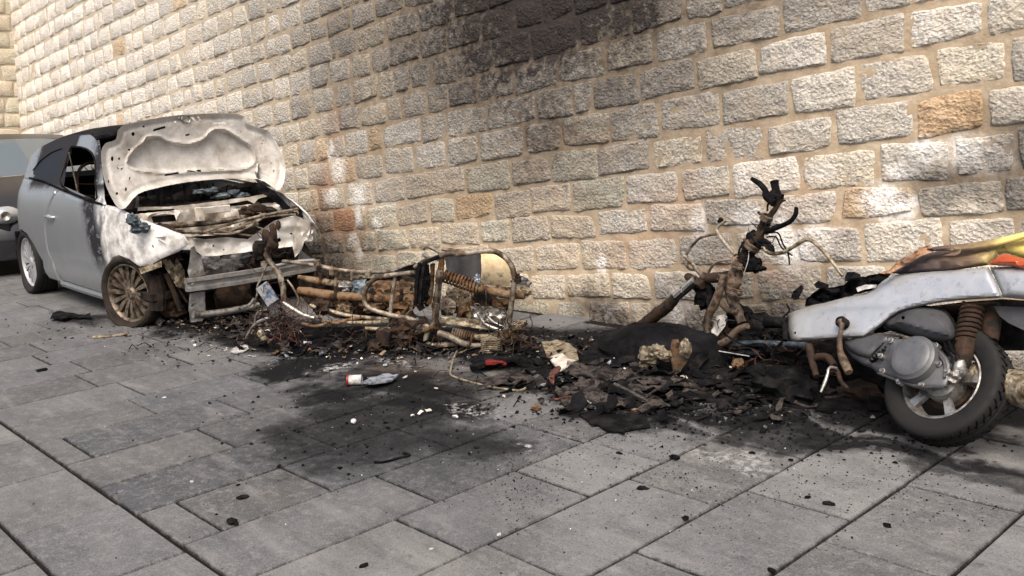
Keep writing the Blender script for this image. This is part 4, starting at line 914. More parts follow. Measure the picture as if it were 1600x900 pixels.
mt('rear_rail', 'tan', ([(1255, 650), (1310, 650), (1400, 640)], .02, .04))
ms('pale_plank', 'tan', [(1068, 540), (1200, 545), (1330, 562), (1334, 610), (1200, 590), (1070, 572)], .03, .05, 24, crumple(.01), label='pale flat plate along the bottom of the frame')
ms('crushed_cover', 'alu', [(1235, 478), (1300, 482), (1420, 488), (1436, 520), (1425, 585), (1380, 590), (1300, 560), (1240, 545)], .04, .03, 14, crumple(.04, 22), label='crushed silver grey cover')
mt('crushed_strip', 'alu', ([(1275, 520), (1320, 580), (1400, 610), (1440, 600)], .010, -.01), ([(1320, 520), (1350, 560), (1420, 600)], .009, -.01), ([(1330, 500), (1300, 560), (1290, 590)], .008, -.01))
m_ = MB(); a, b = MP.at((1350, 655), -.04), MP.at((1350, 742), -.04); c_ = MP.at((1350, 700), -.04)
ax = Vector((0, 0, 1)); 
for k in range(9): m_.lathe(c_ + ax * (-.045 + .0113 * k), ax, [(.056 + .004 * (k % 2), -.003), (.062, 0), (.056 + .004 * (k % 2), .003), (.05, 0)], 20)
for k in range(20): a_ = 2 * PI * k / 20; m_.tube([c_ + Vector((math.cos(a_) * .056, math.sin(a_) * .056, -.05)), c_ + Vector((math.cos(a_ + .3) * .056, math.sin(a_ + .3) * .056, .05))], .004, 4)
m_.lathe(c_, ax, [(0, .048), (.05, .048), (.05, -.048), (0, -.048)], 18); m_.build('air_filter_mesh', M['tan'], bike)
m_ = MB(); m_.box(MP.at((768, 648), -.05), (.09, .06, .10), Matrix.Rotation(.45, 3, 'Z') @ Matrix.Rotation(.2, 3, 'Y')); m_.build('battery_case', M['rust_dark'], bike)
mt('head_tube', 'rust_pale', ([(178, 45), (160, 90), (150, 130), (128, 185), (140, 235), (180, 285), (205, 340), (218, 400), (215, 455)], [.010, .013, .018, .020, .016, .018, .02, .017, .016], -.02), jit=.5)
mt('fork_leg', 'alu', ([(205, 455), (260, 490), (320, 525), (388, 548)], [.017, .016, .015, .013], -.02))
m_ = MB()
for (p, s_, sd) in (((90, 165), (.05, .05, .05), 1), ((130, 120), (.035, .03, .06), 2), ((165, 85), (.02, .02, .07), 3), ((155, 150), (.04, .04, .05), 4), ((190, 40), (.015, .015, .03), 6)): m_.blob(MP.at(p, -.02), s_, sd, .5, 4)
m_.build('handlebar_lump', M['rust_dark'], bike)
mt('brake_cable', 'rust_pale', ([(128, 250), (100, 330), (78, 370), (75, 420), (60, 470)], .006, -.04), ([(240, 340), (270, 380), (300, 440), (295, 480)], .006, -.05), ([(130, 500), (75, 520), (60, 600)], .006, -.06))
m_ = MB(); a = MP.at((132, 415), -.10); rt = Matrix.Rotation(.55, 3, 'Z') @ Matrix.Rotation(-.55, 3, 'Y'); m_.box(a, (.085, .02, .13), rt); bx = m_.build('lamp_housing', M['blue'], bike, label='bluish mottled metal box')
mt('fork_leg', 'alu', ([(15, 650), (50, 595), (90, 562), (140, 545)], [.005, .008, .010, .010], -.12), ([(0, 490), (40, 470), (60, 440)], .01, -.1))
m_ = MB()
for (p, s_, sd) in (((95, 630), (.022, .02, .028), 1), ((110, 655), (.022, .02, .018), 2)): m_.blob(MP.at(p, -.10), s_, sd, .4, 3)
m_.build('ceramic_lump', M['tan'], bike)
mt('lower_rail', 'tan', ([(365, 478), (450, 500), (560, 530), (680, 545), (800, 556)], .013, .06), ([(565, 570), (680, 572), (795, 560)], .014, .02), ([(665, 602), (740, 606), (800, 606)], .012, .0))
mt('lower_rail', 'rust', ([(430, 560), (500, 575), (560, 560), (640, 540)], .012, .02), ([(915, 630), (980, 610), (1040, 590)], .018, -.02), ([(320, 575), (400, 590), (470, 570)], .010, 0))
mt('upper_rail', 'bar', ([(180, 262), (290, 240), (390, 232)], .012, .3))
for (p, s_, mt_, sd, d_) in (((640, 385), (.09, .05, .05), 'blue_grey', 2, .16), ((560, 370), (.05, .04, .03), 'alu', 3, .14), ((700, 470), (.1, .06, .05), 'orange_rust', 4, .16), ((850, 480), (.1, .06, .06), 'rust', 5, .14), ((430, 480), (.08, .06, .05), 'rust_dark', 6, .1), ((540, 490), (.08, .05, .05), 'rust', 7, .15), ((760, 395), (.1, .05, .06), 'orange_rust', 8, .2), ((880, 400), (.08, .05, .06), 'rust', 9, .18),
                       ((1150, 430), (.07, .05, .06), 'tan', 10, .25), ((1200, 470), (.09, .05, .10), 'rust', 11, .25), ((1110, 480), (.06, .04, .06), 'rust_pale', 12, .2), ((1400, 440), (.09, .05, .08), 'rust', 13, .2), ((1300, 450), (.07, .04, .06), 'rust_dark', 14, .22), ((900, 575), (.12, .08, .06), 'rust_dark', 15, .03), ((860, 640), (.1, .06, .06), 'rust_dark', 16, 0), ((850, 570), (.05, .04, .05), 'orange_rust', 21, .03), ((1490, 330), (.02, .02, .03), 'rust_dark', 17, 0), ((710, 700), (.07, .05, .04), 'rust_dark', 18, -.05), ((1430, 640), (.05, .04, .04), 'rust', 19, 0), ((1275, 335), (.018, .018, .03), 'blue', 20, .1), ((940, 590), (.06, .04, .04), 'blue_grey', 22, 0), ((1510, 360), (.06, .05, .04), 'grey_plastic', 23, .35), ((1500, 400), (.08, .06, .03), 'tan', 24, .3)):
    m_ = MB(); m_.blob(MP.at(p, d_), s_, sd, .55, 3.5, 3); m_.build('melted_lump', M[mt_], bike)
def wires(name, mat, P, x0, x1, y0, y1, n, L, seed, par, r_=(.002, .0045), d_=(-.12, .05)):
    Q = random.Random(seed); m_ = MB()
    for k in range(n):
        x, y = Q.uniform(x0, x1), Q.uniform(y0, y1); p0 = P.at((x, y), Q.uniform(*d_)); pts = [p0]; dr = Vector((Q.gauss(0, 1), Q.gauss(0, 1), Q.gauss(0, .8)))
        for j in range(5): dr = (dr.normalized() + Vector((Q.gauss(0, .7), Q.gauss(0, .7), Q.gauss(0, .6)))).normalized(); q = pts[-1] + dr * L * Q.uniform(.5, 1.2); q.z = max(q.z, .006); pts.append(q)
        m_.tube(pts, Q.uniform(*r_), 5)
    return m_.build(name, M[mat], par, kind='stuff', auto=60)
wires('burnt_wiring', 'copper', MP, 140, 400, 500, 670, 34, .045, 1, bike, (.0015, .003)); wires('burnt_wiring', 'rust_dark', MP, 60, 260, 440, 680, 26, .045, 2, bike, (.0015, .003)); wires('burnt_wiring', 'rust_dark', MP, 450, 1050, 600, 710, 45, .04, 3, bike, (.0015, .0035))
wires('burnt_wiring', 'rust', MP, 350, 1000, 400, 560, 22, .05, 4, bike, (.0012, .0025), d_=(-.0, .2)); wires('burnt_wiring', 'rust_pale', MP, 1050, 1480, 430, 700, 16, .04, 6, bike, (.0012, .003)); wires('burnt_wiring', 'rust_dark', MP, 1380, 1540, 560, 740, 40, .04, 7, bike); wires('burnt_wiring', 'rust_dark', MP, 80, 200, 60, 420, 10, .04, 8, bike, (.0015, .003))
m_ = MB(); m_.box(MP.at((1500, 585), .0), (.06, .10, .035), Matrix.Rotation(.5, 3, 'Z')); m_.build('foot_bracket', M['tan'], bike)
m_ = MB()
for p in ((402, 245), (485, 297), (680, 305), (115, 252)): m_.box(MP.at(p, .18 if p[0] > 200 else -.03), (.035, .03, .035), Matrix.Rotation(.5, 3, 'Z'))
m_.build('bracket', M['rust_pale'], bike)

# ============================================================ FRONT HALF OF THE RIGHT-HAND SCOOTER (burnt) + INTACT REAR HALF
scooter = thing('half_burnt_scooter', 'silver and yellow scooter leaning by the wall, its whole front end burnt to bare forks', 'scooter', (-1.9, 3.75, 0))
Z4 = (900, 260, 2.3675)
FP = Plane((-2.75, 3.93, 0), Vector((-.18, -1, .22)), Z4)
def ft(name, mat, *tubes, jit=.2, n=9, label=None):
    for pts, r_, d_ in tubes:
        m_ = MB(); m_.tube([FP.at((p[0], p[1]), p[2] if len(p) > 2 else d_) for p in pts], r_, n, jit=jit); o = m_.build(name, M[mat], scooter, label=label, auto=60)
    return o
def fs_(name, mat, pts, d_, thick=.012, step=16, off=None, holes=(), wob=2, P=None, label=None):
    P = P or FP
    return panel(MB(), pts, lambda p, d: P.at(p, d + d_), step, thick, holes, off, wob=wob).build(name, M[mat], scooter, label=label, auto=50)
ft('steering_column', 'rust_dark', ([(618, 350), (640, 315), (665, 275), (690, 235), (702, 205), (722, 180), (742, 150), (756, 118)], [.034, .032, .03, .022, .026, .014, .011, .022], 0), jit=.9, n=12)
ft('fork_tube', 'fork', ([(606, 348), (594, 390), (582, 430), (574, 475)], [.024, .034, .037, .028], 0), n=14, jit=.5)
ft('fork_tube', 'fork', ([(574, 470), (585, 510), (600, 545), (614, 580)], [.034, .032, .027, .022], 0), ([(548, 400), (535, 450), (512, 510), (488, 560), (484, 610), (495, 645)], [.018, .020, .024, .021, .018, .018], -.06))
ft('lower_yoke', 'fork', ([(488, 640), (520, 662), (565, 640), (600, 605), (636, 590)], [.02, .023, .019, .019, .015], -.06), ([(540, 510), (560, 530), (600, 540)], .016, -.02))
ft('floor_rail', 'blue_grey', ([(535, 660), (620, 656), (700, 655), (850, 662)], .016, -.02), ([(560, 690), (700, 690), (860, 700)], .016, .1))
ft('handlebar_stub', 'char', ([(650, 45), (682, 66), (700, 90), (706, 112), (735, 135)], [.010, .015, .016, .02, .02], -.02), ([(734, 55), (738, 80), (744, 110)], [.022, .019, .022], .02), ([(815, 150), (812, 178), (790, 205), (755, 222), (705, 240)], [.009, .012, .012, .012, .014], 0))
for (p, s_, sd) in (((738, 112), (.05, .04, .035), 1), ((662, 268), (.05, .04, .05), 2), ((715, 305), (.03, .03, .03), 3), ((690, 285), (.05, .04, .03), 4), ((640, 300), (.05, .04, .05), 5), ((650, 360), (.06, .05, .05), 6), ((680, 378), (.04, .03, .015), 8)): m_ = MB(); m_.blob(FP.at(p), tuple(k * .85 for k in s_), sd, .42, 3, 3); m_.build('melted_instrument', M['char'], scooter)
ft('burnt_cable', 'char', ([(700, 250), (745, 245), (765, 285), (785, 325), (790, 365)], .004, 0), ([(705, 262), (740, 262), (760, 300), (800, 330)], .004, .02), ([(725, 120), (710, 140), (708, 165)], .005, -.01), ([(600, 330), (608, 300), (632, 280)], .006, -.03), n=6)
ft('brake_pipe', 'tan', ([(690, 300), (720, 322), (770, 316), (815, 290), (850, 271), (880, 281), (925, 325), (960, 370), (985, 405)], [.010, .010, .010, .010, .010, .009, .008, .008, .007], -.02))
ft('mirror_arm', 'rust_pale', ([(556, 200), (522, 228), (530, 255), (556, 290), (590, 328)], [.006, .010, .010, .010, .010], 0), ([(522, 250), (490, 255), (455, 268), (420, 305), (404, 335)], .008, 0), ([(400, 332), (430, 360), (450, 385), (476, 412)], [.010, .010, .012, .012], -.02), ([(400, 350), (420, 380), (450, 378)], .008, .01), ([(490, 392), (510, 362), (540, 348), (575, 345)], .007, 0))
m_ = MB(); m_.box(FP.at((534, 200)), (.02, .02, .03), Matrix.Rotation(.6, 3, 'Y')); m_.build('mirror_ball', M['char'], scooter)
a, b = FP.at((430, 432), -.05), FP.at((362, 490), -.05)
m_ = MB(); m_.lathe((a + b) / 2, (b - a), [(0, -.105), (.026, -.105), (.026, -.02), (.020, -.018), (.020, -.008), (.026, -.006), (.026, .055), (.022, .06), (0, .06)], 20); m_.build('suspension_tube', M['chrome'], scooter)
ft('fork_leg', 'rust_dark', ([(368, 486), (340, 515), (300, 545), (268, 570), (238, 590)], [.028, .034, .036, .032, .026], -.05), ([(410, 405), (440, 425), (470, 440)], [.02, .03, .024], -.02), ([(470, 412), (520, 412), (560, 408), (600, 395)], [.03, .028, .03, .03], 0))
ft('burnt_cable', 'char', ([(490, 440), (495, 480), (490, 510), (510, 530)], .014, 0))
fs_('headlamp_fragment', 'white', [(520, 552), (548, 545), (560, 555), (552, 590), (525, 628), (504, 630), (500, 610)], -.02, .04, 12, crumple(.015))
for (p, q, r_) in (((588, 452), (583, 470), .042), ((606, 360), (602, 376), .040), ((545, 405), (541, 420), .030), ((486, 575), (485, 590), .030), ((700, 196), (706, 186), .030), ((650, 300), (656, 290), .042)):
    m_ = MB(); a, b = FP.at(p, -.02), FP.at(q, -.02); ax_ = (b - a).normalized(); m_.lathe((a + b) / 2, ax_, [(r_ * .7, -.016), (r_, -.014), (r_, -.004), (r_ * .93, -.002), (r_ * .93, .002), (r_, .004), (r_, .014), (r_ * .7, .016)], 16)
    s_ = ax_.cross(FP.N).normalized(); m_.tube([a.lerp(b, .5) + s_ * r_ * .8 - FP.N * .01, a.lerp(b, .5) + s_ * (r_ + .022) - FP.N * .012], .007, 6, smooth=False); m_.build('clamp', M['fork'], scooter)
# front mudguard: a black dome slumped over the forks
m_ = MB(); mc = gp((1030, 572)); mc = Vector((mc.x - .06, mc.y + .02, .0)); vs = []; nr, na = 8, 28
for j in range(nr + 1):
    ph = (PI / 2) * (j / nr)
    for k in range(na):
        a_ = 2 * PI * k / na; r_ = math.cos(ph) ** .8; q = Vector((math.cos(a_) * r_, math.sin(a_) * r_, 0)); nz_ = 1 + .16 * noise.noise(Vector((math.cos(a_) * 1.5, math.sin(a_) * 1.5, ph * 2)))
        vs.append(mc + Vector((q.x * .42 * nz_, q.y * .22 * nz_ + .12, .165 * math.sin(ph) * nz_ + .01)))
fs = [(j * na + k, j * na + (k + 1) % na, (j + 1) * na + (k + 1) % na, (j + 1) * na + k) for j in range(nr) for k in range(na)]
m_.add(vs, fs); m_.build('mudguard', M['char_gloss'], scooter)
for (p, s_, mt_, sd) in (((262, 700), (.055, .05, .055), 'tan', 1), ((300, 685), (.06, .05, .045), 'tan', 2), ((330, 700), (.04, .04, .035), 'tan', 3), ((285, 720), (.03, .03, .03), 'tan', 4), ((405, 675), (.035, .035, .06), 'tan', 5), ((250, 735), (.03, .03, .03), 'rust_dark', 6)):
    m_ = MB(); m_.blob(FP.at(p, -.38), tuple(k * .8 for k in s_), sd, .38, 2.6, 3); m_.build('melted_caliper', M['bronze'], scooter)
fs_('brake_arm', 'orange_rust', [(355, 640), (378, 638), (392, 680), (405, 700), (412, 720), (385, 760), (362, 780), (356, 740), (345, 700)], -.36, .03, 12, crumple(.015))
ft('hot_wire', 'white', ([(470, 630), (488, 660), (520, 680), (570, 690), (640, 702)], .003, -.1), ([(640, 310), (636, 350), (620, 400)], .002, -.05), n=5)
wires('burnt_wiring', 'char', FP, 620, 710, 210, 320, 16, .022, 11, scooter, (.0015, .003), d_=(-.04, .03)); wires('burnt_wiring', 'rust_dark', FP, 480, 680, 560, 720, 18, .04, 12, scooter, (.0015, .003)); wires('burnt_wiring', 'char', FP, 600, 900, 620, 770, 34, .05, 13, scooter, r_=(.003, .006), d_=(-.1, .15)); wires('burnt_wiring', 'copper', FP, 560, 900, 660, 770, 14, .04, 14, scooter, (.0015, .003))
for (p, s_, mt_, sd, d_) in (((560, 640), (.08, .06, .09), 'rust_dark', 1, .06), ((610, 560), (.07, .05, .07), 'char', 2, .06), ((650, 620), (.12, .08, .08), 'char', 3, .1), ((760, 640), (.16, .08, .09), 'char', 4, .15), ((700, 600), (.12, .07, .07), 'char', 5, .12), ((720, 790), (.16, .10, .06), 'char', 6, -.02), ((540, 720), (.06, .05, .07), 'tan', 7, 0), ((600, 740), (.03, .03, .04), 'orange_rust', 8, -.05), ((850, 720), (.18, .08, .09), 'int_dark', 10, .1), ((480, 480), (.06, .05, .07), 'char', 11, .05), ((1000, 740), (.25, .10, .12), 'int_dark', 12, .1), ((800, 585), (.05, .04, .04), 'rust_dark', 13, .08)):
    m_ = MB(); m_.blob(FP.at(p, d_), s_, sd, .5, 3, 3); m_.build('melted_lump', M[mt_], scooter)

# ---- intact rear: leans towards the wall
Z5 = (1200, 340, 2.5); th = math.radians(36)
NP_ = Vector((-.22, -math.cos(th), math.sin(th)))
wc = gp((1480, 602), .226); nw = NP_ if NP_.dot(wc - CAM) > 0 else -NP_
SP = Plane(wc - nw.normalized() * .125, NP_, Z5)
def ss(name, mat, pts, d_, thick=.015, step=16, off=None, holes=(), wob=0, label=None, P=None, parent=None):
    P = P or SP
    return panel(MB(), pts, lambda p, d: P.at(p, d + d_), step, thick, holes, off, wob=wob).build(name, M[mat], scooter, label=label, auto=40, parent=parent)
def st_(name, mat, *tubes, jit=.1, n=10, parent=None):
    for pts, r_, d_ in tubes:
        m_ = MB(); m_.tube([SP.at((p[0], p[1]), p[2] if len(p) > 2 else d_) for p in pts], r_, n, jit=jit); o = m_.build(name, M[mat], scooter, auto=60, parent=parent)
    return o
round_ = lambda b, k: (lambda p, e: b * math.exp(-e / k))
def side_off(p, e):
    # rolled edges, a swage line, and the panel's lower return
    o = .040 * math.exp(-e / 6)
    ly = 366 - .05 * (p.x - 140); s_ = max(0, min(1, (p.x - 110) / 60)) * max(0, min(1, (520 - p.x) / 80))
    o += .010 * s_ * (1 / (1 + math.exp(-(p.y - ly) / 5)) - .5)
    return o
body_o = smooth_poly([(78, 375), (130, 356), (210, 336), (300, 312), (400, 290), (440, 262), (475, 230), (500, 222), (600, 214), (740, 204), (858, 195)], 3, False) if False else [(78, 375), (130, 356), (210, 336), (300, 312), (385, 295), (415, 278), (445, 250), (478, 228), (520, 220), (600, 214), (740, 204), (862, 194), (890, 250), (916, 313), (830, 318), (740, 324), (660, 334), (600, 346), (550, 358), (510, 372), (480, 390), (440, 424), (405, 448), (375, 468), (300, 471), (200, 480), (112, 486), (88, 480), (78, 440)]
bodyp = ss('side_panel', 'silver', body_o, 0, .02, 11, side_off, [ell(106, 450, 4, 5, 8)], label='silver side panel scorched at its front end')
ss('tail_side_panel', 'silver', [(866, 194), (940, 190), (1040, 186), (1180, 190), (1230, 230), (1220, 300), (1100, 326), (1000, 320), (920, 312), (893, 248)], .004, .02, 15, round_(.05, 12))
ss('rear_body', 'silver', [(1000, 200), (1200, 196), (1225, 300), (1040, 320)], .30, .02, 25)
ss('turn_signal', 'orange_lamp', [(856, 184), (880, 163), (905, 144), (930, 140), (1000, 160), (1100, 176), (1180, 190), (1170, 214), (1100, 210), (1000, 203), (955, 190), (900, 188)], -.012, .03, 14, round_(.03, 8), label='orange rear turn signal lens')
# yellow upper cowl: its own slope back to the wall
YPl = Plane(SP.at((800, 200), .02), Vector((-.1, -.55, .84)), Z5)
yl = ss('upper_cowl', 'yellow', [(480, 216), (540, 178), (590, 150), (640, 136), (690, 126), (760, 128), (860, 108), (1000, 78), (1200, 50), (1240, 60), (1230, 190), (1080, 178), (1000, 160), (930, 138), (900, 145), (858, 186), (740, 204), (600, 214), (520, 222)], .0, .015, 16, lambda p, e: .05 * math.exp(-e / 22) + .006 * noise.noise(Vector((p.x / 30, p.y / 30, 0))) * (2 if p.x < 700 else .5), label='yellow cowl burnt purple-black at its front', P=YPl)
ss('cowl_lip', 'yellow', [(620, 122), (660, 112), (780, 100), (880, 84), (1000, 56), (1200, 36), (1220, 50), (1100, 70), (1000, 84), (900, 112), (820, 126), (744, 134), (690, 130), (650, 132)], -.03, .018, 14, lambda p, e: .02 * math.exp(-e / 8) + .012 * math.sin(p.x / 60), P=YPl)
ss('cowl_flap', 'yellow', [(680, 148), (740, 132), (756, 122), (750, 140), (730, 148)], -.06, .008, 12, P=YPl)
ss('burnt_cowl_edge', 'burnt_edge', [(430, 218), (480, 200), (510, 168), (560, 142), (590, 118), (632, 108), (650, 132), (600, 150), (560, 172), (500, 208), (460, 222)], -.02, .015, 12, crumple(.02, 20), wob=3, P=YPl)
ss('charred_seat_base', 'char_gloss', [(142, 346), (150, 318), (175, 296), (205, 272), (262, 270), (296, 262), (330, 228), (380, 230), (440, 215), (482, 218), (470, 236), (440, 262), (405, 286), (300, 312), (210, 336)], .06, .04, 13, crumple(.05, 22), wob=4)
ss('charred_flake', 'char', [(300, 232), (308, 214), (335, 211), (362, 222), (360, 240), (330, 244), (300, 250)], .0, .03, 10, crumple(.02)); ss('charred_flake', 'char', [(90, 310), (98, 288), (130, 262), (140, 276), (118, 320), (100, 322)], .08, .02, 10, crumple(.02)); ss('charred_flake', 'char', [(178, 262), (196, 246), (240, 262), (230, 280), (190, 276)], .04, .02, 10, crumple(.02)); ss('scorched_strip', 'white', [(344, 274), (380, 262), (426, 262), (420, 274), (380, 280), (350, 290)], -.0, .01, 12, crumple(.01))
# engine, airbox, transmission
ss('airbox_cover', 'grey_plastic', smooth_poly([(452, 418), (500, 372), (540, 352), (590, 345), (650, 354), (696, 372), (722, 410), (735, 450), (728, 478), (700, 492), (660, 488), (600, 472), (520, 448)], 3), .0, .07, 11, lambda p, e: .06 * math.exp(-e / 12) - .012 * (1 if e > 30 else 0) * min(1, (e - 30) / 6 if e > 30 else 0), [ell(528, 391, 7, 7, 10)])
ss('airbox_seam', 'char', smooth_poly([(445, 424), (500, 368), (540, 348), (590, 341), (655, 349), (702, 369), (730, 408), (742, 452), (734, 486), (700, 500), (655, 494), (600, 478), (520, 455)], 3), .05, .05, 20)
tr = ss('transmission_case', 'casing_light', [(300, 486), (350, 470), (440, 452), (470, 458), (520, 468), (600, 476), (640, 490), (680, 520), (708, 548), (718, 575), (714, 630), (698, 664), (660, 672), (580, 668), (500, 640), (430, 612), (408, 592), (370, 575), (330, 548), (305, 515)], .05, .12, 12, lambda p, e: .03 * math.exp(-e / 7) - .03 * max(0, min(1, (p.x - 420) / 60)))
ss('cylinder_shroud', 'grey_plastic', [(296, 486), (350, 462), (440, 450), (515, 460), (470, 486), (425, 522), (398, 552), (350, 540), (316, 520)], .02, .08, 12, lambda p, e: .03 * math.exp(-e / 8))
m_ = MB()
for k in range(9): m_.tube([SP.at((398 + k * 12, 556 - k * 10), .028), SP.at((412 + k * 12, 562 - k * 10), .05), SP.at((424 + k * 12, 548 - k * 10), .03)], .006, 5)
m_.build('cooling_fins', M['char'], scooter)
cc = SP.at((570, 552), .0); ax = -SP.N
m_ = MB(); m_.lathe(cc + ax * .0, ax, [(0, .036), (.05, .036), (.068, .034), (.078, .028), (.083, .020), (.090, .014), (.092, -.02)], 40); m_.build('variator_cover', M['casing_light'], scooter, tr, auto=25)
m_ = MB()
for p in ((448, 600), (512, 640), (668, 572), (700, 600), (600, 655), (480, 480), (655, 500), (440, 540)): m_.lathe(SP.at(p, .015), ax, [(0, .012), (.007, .012), (.009, .004), (.012, .003), (.012, -.02)], 10)
m_.build('cover_bolt', M["alu"], scooter, tr, kind='stuff')
m_ = MB(); m_.tube([SP.at(p, .012) for p in [(640, 512), (672, 540), (692, 575), (690, 625)]], .006, 6); m_.tube([SP.at(p, .012) for p in [(430, 608), (500, 634), (590, 660), (688, 664)]], .005, 6); m_.build('case_rib', M['grey_plastic'], scooter, tr)
ss('lower_case', 'grey_plastic', [(580, 655), (700, 640), (718, 640), (716, 690), (690, 712), (650, 706), (600, 690)], .08, .08, 14)
st_('kickstart_lever', 'fork', ([(283, 405), (288, 430), (280, 470), (282, 520), (296, 560), (316, 605)], [.018, .010, .010, .013, .018, .016], -.03)); st_('stand_arm', 'rust_dark', ([(245, 600), (270, 600), (285, 640), (312, 670)], [.012, .011, .009, .008], -.02), ([(160, 500), (172, 560), (190, 620)], [.018, .015, .013], .04), ([(190, 545), (230, 545), (260, 580)], .016, .03)); st_('stand_spring', 'alu', ([(236, 598), (224, 640), (206, 682)], [.006, .008, .005], -.04), ([(232, 600), (245, 585), (270, 590)], .006, -.04))
m_ = MB(); m_.lathe(SP.at((283, 405), -.03), ax, [(0, .01), (.018, .01), (.024, 0), (.024, -.03)], 16); m_.build('kickstart_boss', M['char'], scooter)
m_ = MB(); a, b = SP.at((800, 345), .07), SP.at((772, 490), .07); spring(m_, a, b, .036, .0085, 8); m_.build('rear_spring', M['rust_dark'], scooter)
st_('rear_damper', 'rust_dark', ([(778, 480), (768, 510), (764, 560), (755, 590)], [.032, .036, .028, .022], .06)); st_('axle_hose', 'char', ([(700, 470), (720, 520), (740, 540), (736, 580)], .007, .03), ([(690, 490), (700, 520), (726, 560), (718, 600)], .006, .03))
m_ = MB()
for p, r_ in (((748, 580), .026), ((735, 612), .022), ((722, 632), .018), ((766, 604), .018)): m_.blob(SP.at(p, .045), (r_, r_, r_), int(p[0]), .4, 3, 2)
m_.build('axle_nut', M['alu'], scooter)
ss('mud_flap', 'grey_plastic', [(880, 345), (1010, 350), (1080, 360), (1090, 470), (1000, 440), (940, 412), (905, 385)], .10, .02, 22); ss('under_tray', 'char', [(440, 430), (520, 380), (640, 345), (760, 330), (915, 318), (1100, 330), (1200, 420), (1040, 520), (900, 520), (820, 440), (740, 430), (640, 420)], .24, .03, 26)
st_('rear_subframe', 'rust_dark', ([(420, 440), (560, 400), (700, 360), (900, 350)], .02, .2), ([(860, 360), (870, 420), (866, 480)], [.03, .036, .03], .14)); st_('frame_end', 'char', ([(-5, 408), (40, 410), (80, 412)], [.03, .026, .026], .06), ([(66, 412), (68, 480)], .012, .0))
# rear wheel, tilted with the scooter
n0 = set(C.objects)
we = bpy.data.objects.new('rear_wheel', None); C.objects.link(we); we.parent = scooter
wheel('rear_wheel', wc, -NP_ if (-NP_).dot(CAM - wc) > 0 else NP_, .232, .125, scooter, M['rubber'], M['alu'], 5, 0, rimR=.150)
for o in set(C.objects) - n0:
    if o is not we: o.parent = we
wax = -SP.N; wu_ = wax.orthogonal().normalized(); ww = wax.cross(wu_)
m_ = MB()
for k in range(44):
    a_ = 2 * PI * k / 44
    for s_ in (-1, 1):
        d = wu_ * math.cos(a_) + ww * math.sin(a_); d2 = wu_ * math.cos(a_ + .09) + ww * math.sin(a_ + .09)
        m_.tube([wc + d * .2335 + wax * s_ * .018, wc + d2 * .230 + wax * s_ * .044, wc + d2 * .218 + wax * s_ * .056], [.0035, .0045, .003], 4, smooth=False)
m_.build('tread_sipe', M['char'], scooter, we, kind='stuff')
m_ = MB(); m_.lathe(wc, wax, [(.0, .06), (.045, .058), (.065, .045), (.075, .02), (.075, -.03)], 26); m_.build('brake_drum', M['alu'], scooter, we)
m_ = MB(); m_.lathe(wc, wax, [(.143, .032), (.154, .046), (.161, .052), (.164, .047), (.154, .04), (.145, .028)], 56); m_.build('rim_flange', M['alu'], scooter, we)
m_ = MB(); q = SP.at((1010, 690), .12); m_.tube([q + Vector((-.22, .1, .01)), q + Vector((-.05, .06, .0)), q + Vector((.05, .03, .0)), q + Vector((.4, -.05, .0))], [.05, .062, .07, .07], 22); m_.lathe(q + Vector((.10, .02, 0)), Vector((1, -.25, 0)), [(.071, -.012), (.075, 0), (.071, .012)], 24); m_.build('exhaust_silencer', M['tan'], scooter)
m_ = MB(); 
for k in range(3): m_.tube([wc + (wu_ * math.cos(a0) + ww * math.sin(a0)) * .264 + wax * o_ for a0, o_ in ((4.6 + k * .05, .0 + .01 * k), (4.66 + k * .06, .02), (4.70 + k * .07, .045))], [.004, .007, .003], 5)

# ============================================================ DEBRIS
def lump(nm, lab, cat, p, s_, mat, seed=1, amp=.5, sub=3, z=None, group=None, freq=3, rz=0):
    g_ = gp(p); m_ = MB(); m_.blob((0, 0, 0), s_, seed, amp, freq, sub, rot=Matrix.Rotation(rz, 3, 'Z')); zz = s_[2] * .55 if z is None else z
    o = m_.build(nm, M[mat]); o.location = (g_.x, g_.y, zz); return tag(o, lab, cat, group)
def flake(nm, lab, cat, pts, mat, z=.012, crump=.02, thick=.006, step=8, group=None, lift=0.0, th=None):
    c_ = gp((sum(p[0] for p in pts) / len(pts), sum(p[1] for p in pts) / len(pts)))
    def fm(p, d):
        q = gp(p); n_ = noise.noise(Vector((q.x * 9, q.y * 9, z * 50))) + .5 * noise.noise(Vector((q.x * 23, q.y * 23, 3)))
        return Vector((q.x, q.y, z + .010 + max(-z, crump * n_) + lift * (q.y - c_.y) - d)) - c_
    m_ = panel(MB(), pts, fm, step, th or thick, wob=step * .35); lo = min(v.z for v in m_.v)
    o = m_.build(nm, M[mat], auto=50); o.location = c_ + Vector((0, 0, max(0, .002 - lo))); return tag(o, lab, cat, group)
def can(p, r, L, rz, mat, nm, lab, tilt=0.0):
    g_ = gp(p); ax = Vector((math.cos(rz), math.sin(rz), tilt)).normalized(); m_ = MB(); m_.lathe((0, 0, 0), ax, [(0, -L / 2 + .006), (r * .8, -L / 2 + .004), (r * .92, -L / 2), (r, -L / 2 + .006), (r, 0), (r, L / 2 - .006), (r * .9, L / 2), (r * .8, L / 2 - .005), (0, L / 2 - .006)], 22)
    for v in m_.v: v += Vector((noise.noise(v * 40), noise.noise(v * 40 + Vector((5, 5, 5))), noise.noise(v * 40 + Vector((9, 0, 9))))) * r * .18
    o = m_.build(nm, M[mat], auto=40); o.location = (g_.x, g_.y, r); return tag(o, lab, 'can')
can((555, 602), .028, .075, .75, 'white', 'burnt_can', 'small whitish can with a reddish end lying on the sooty paving')
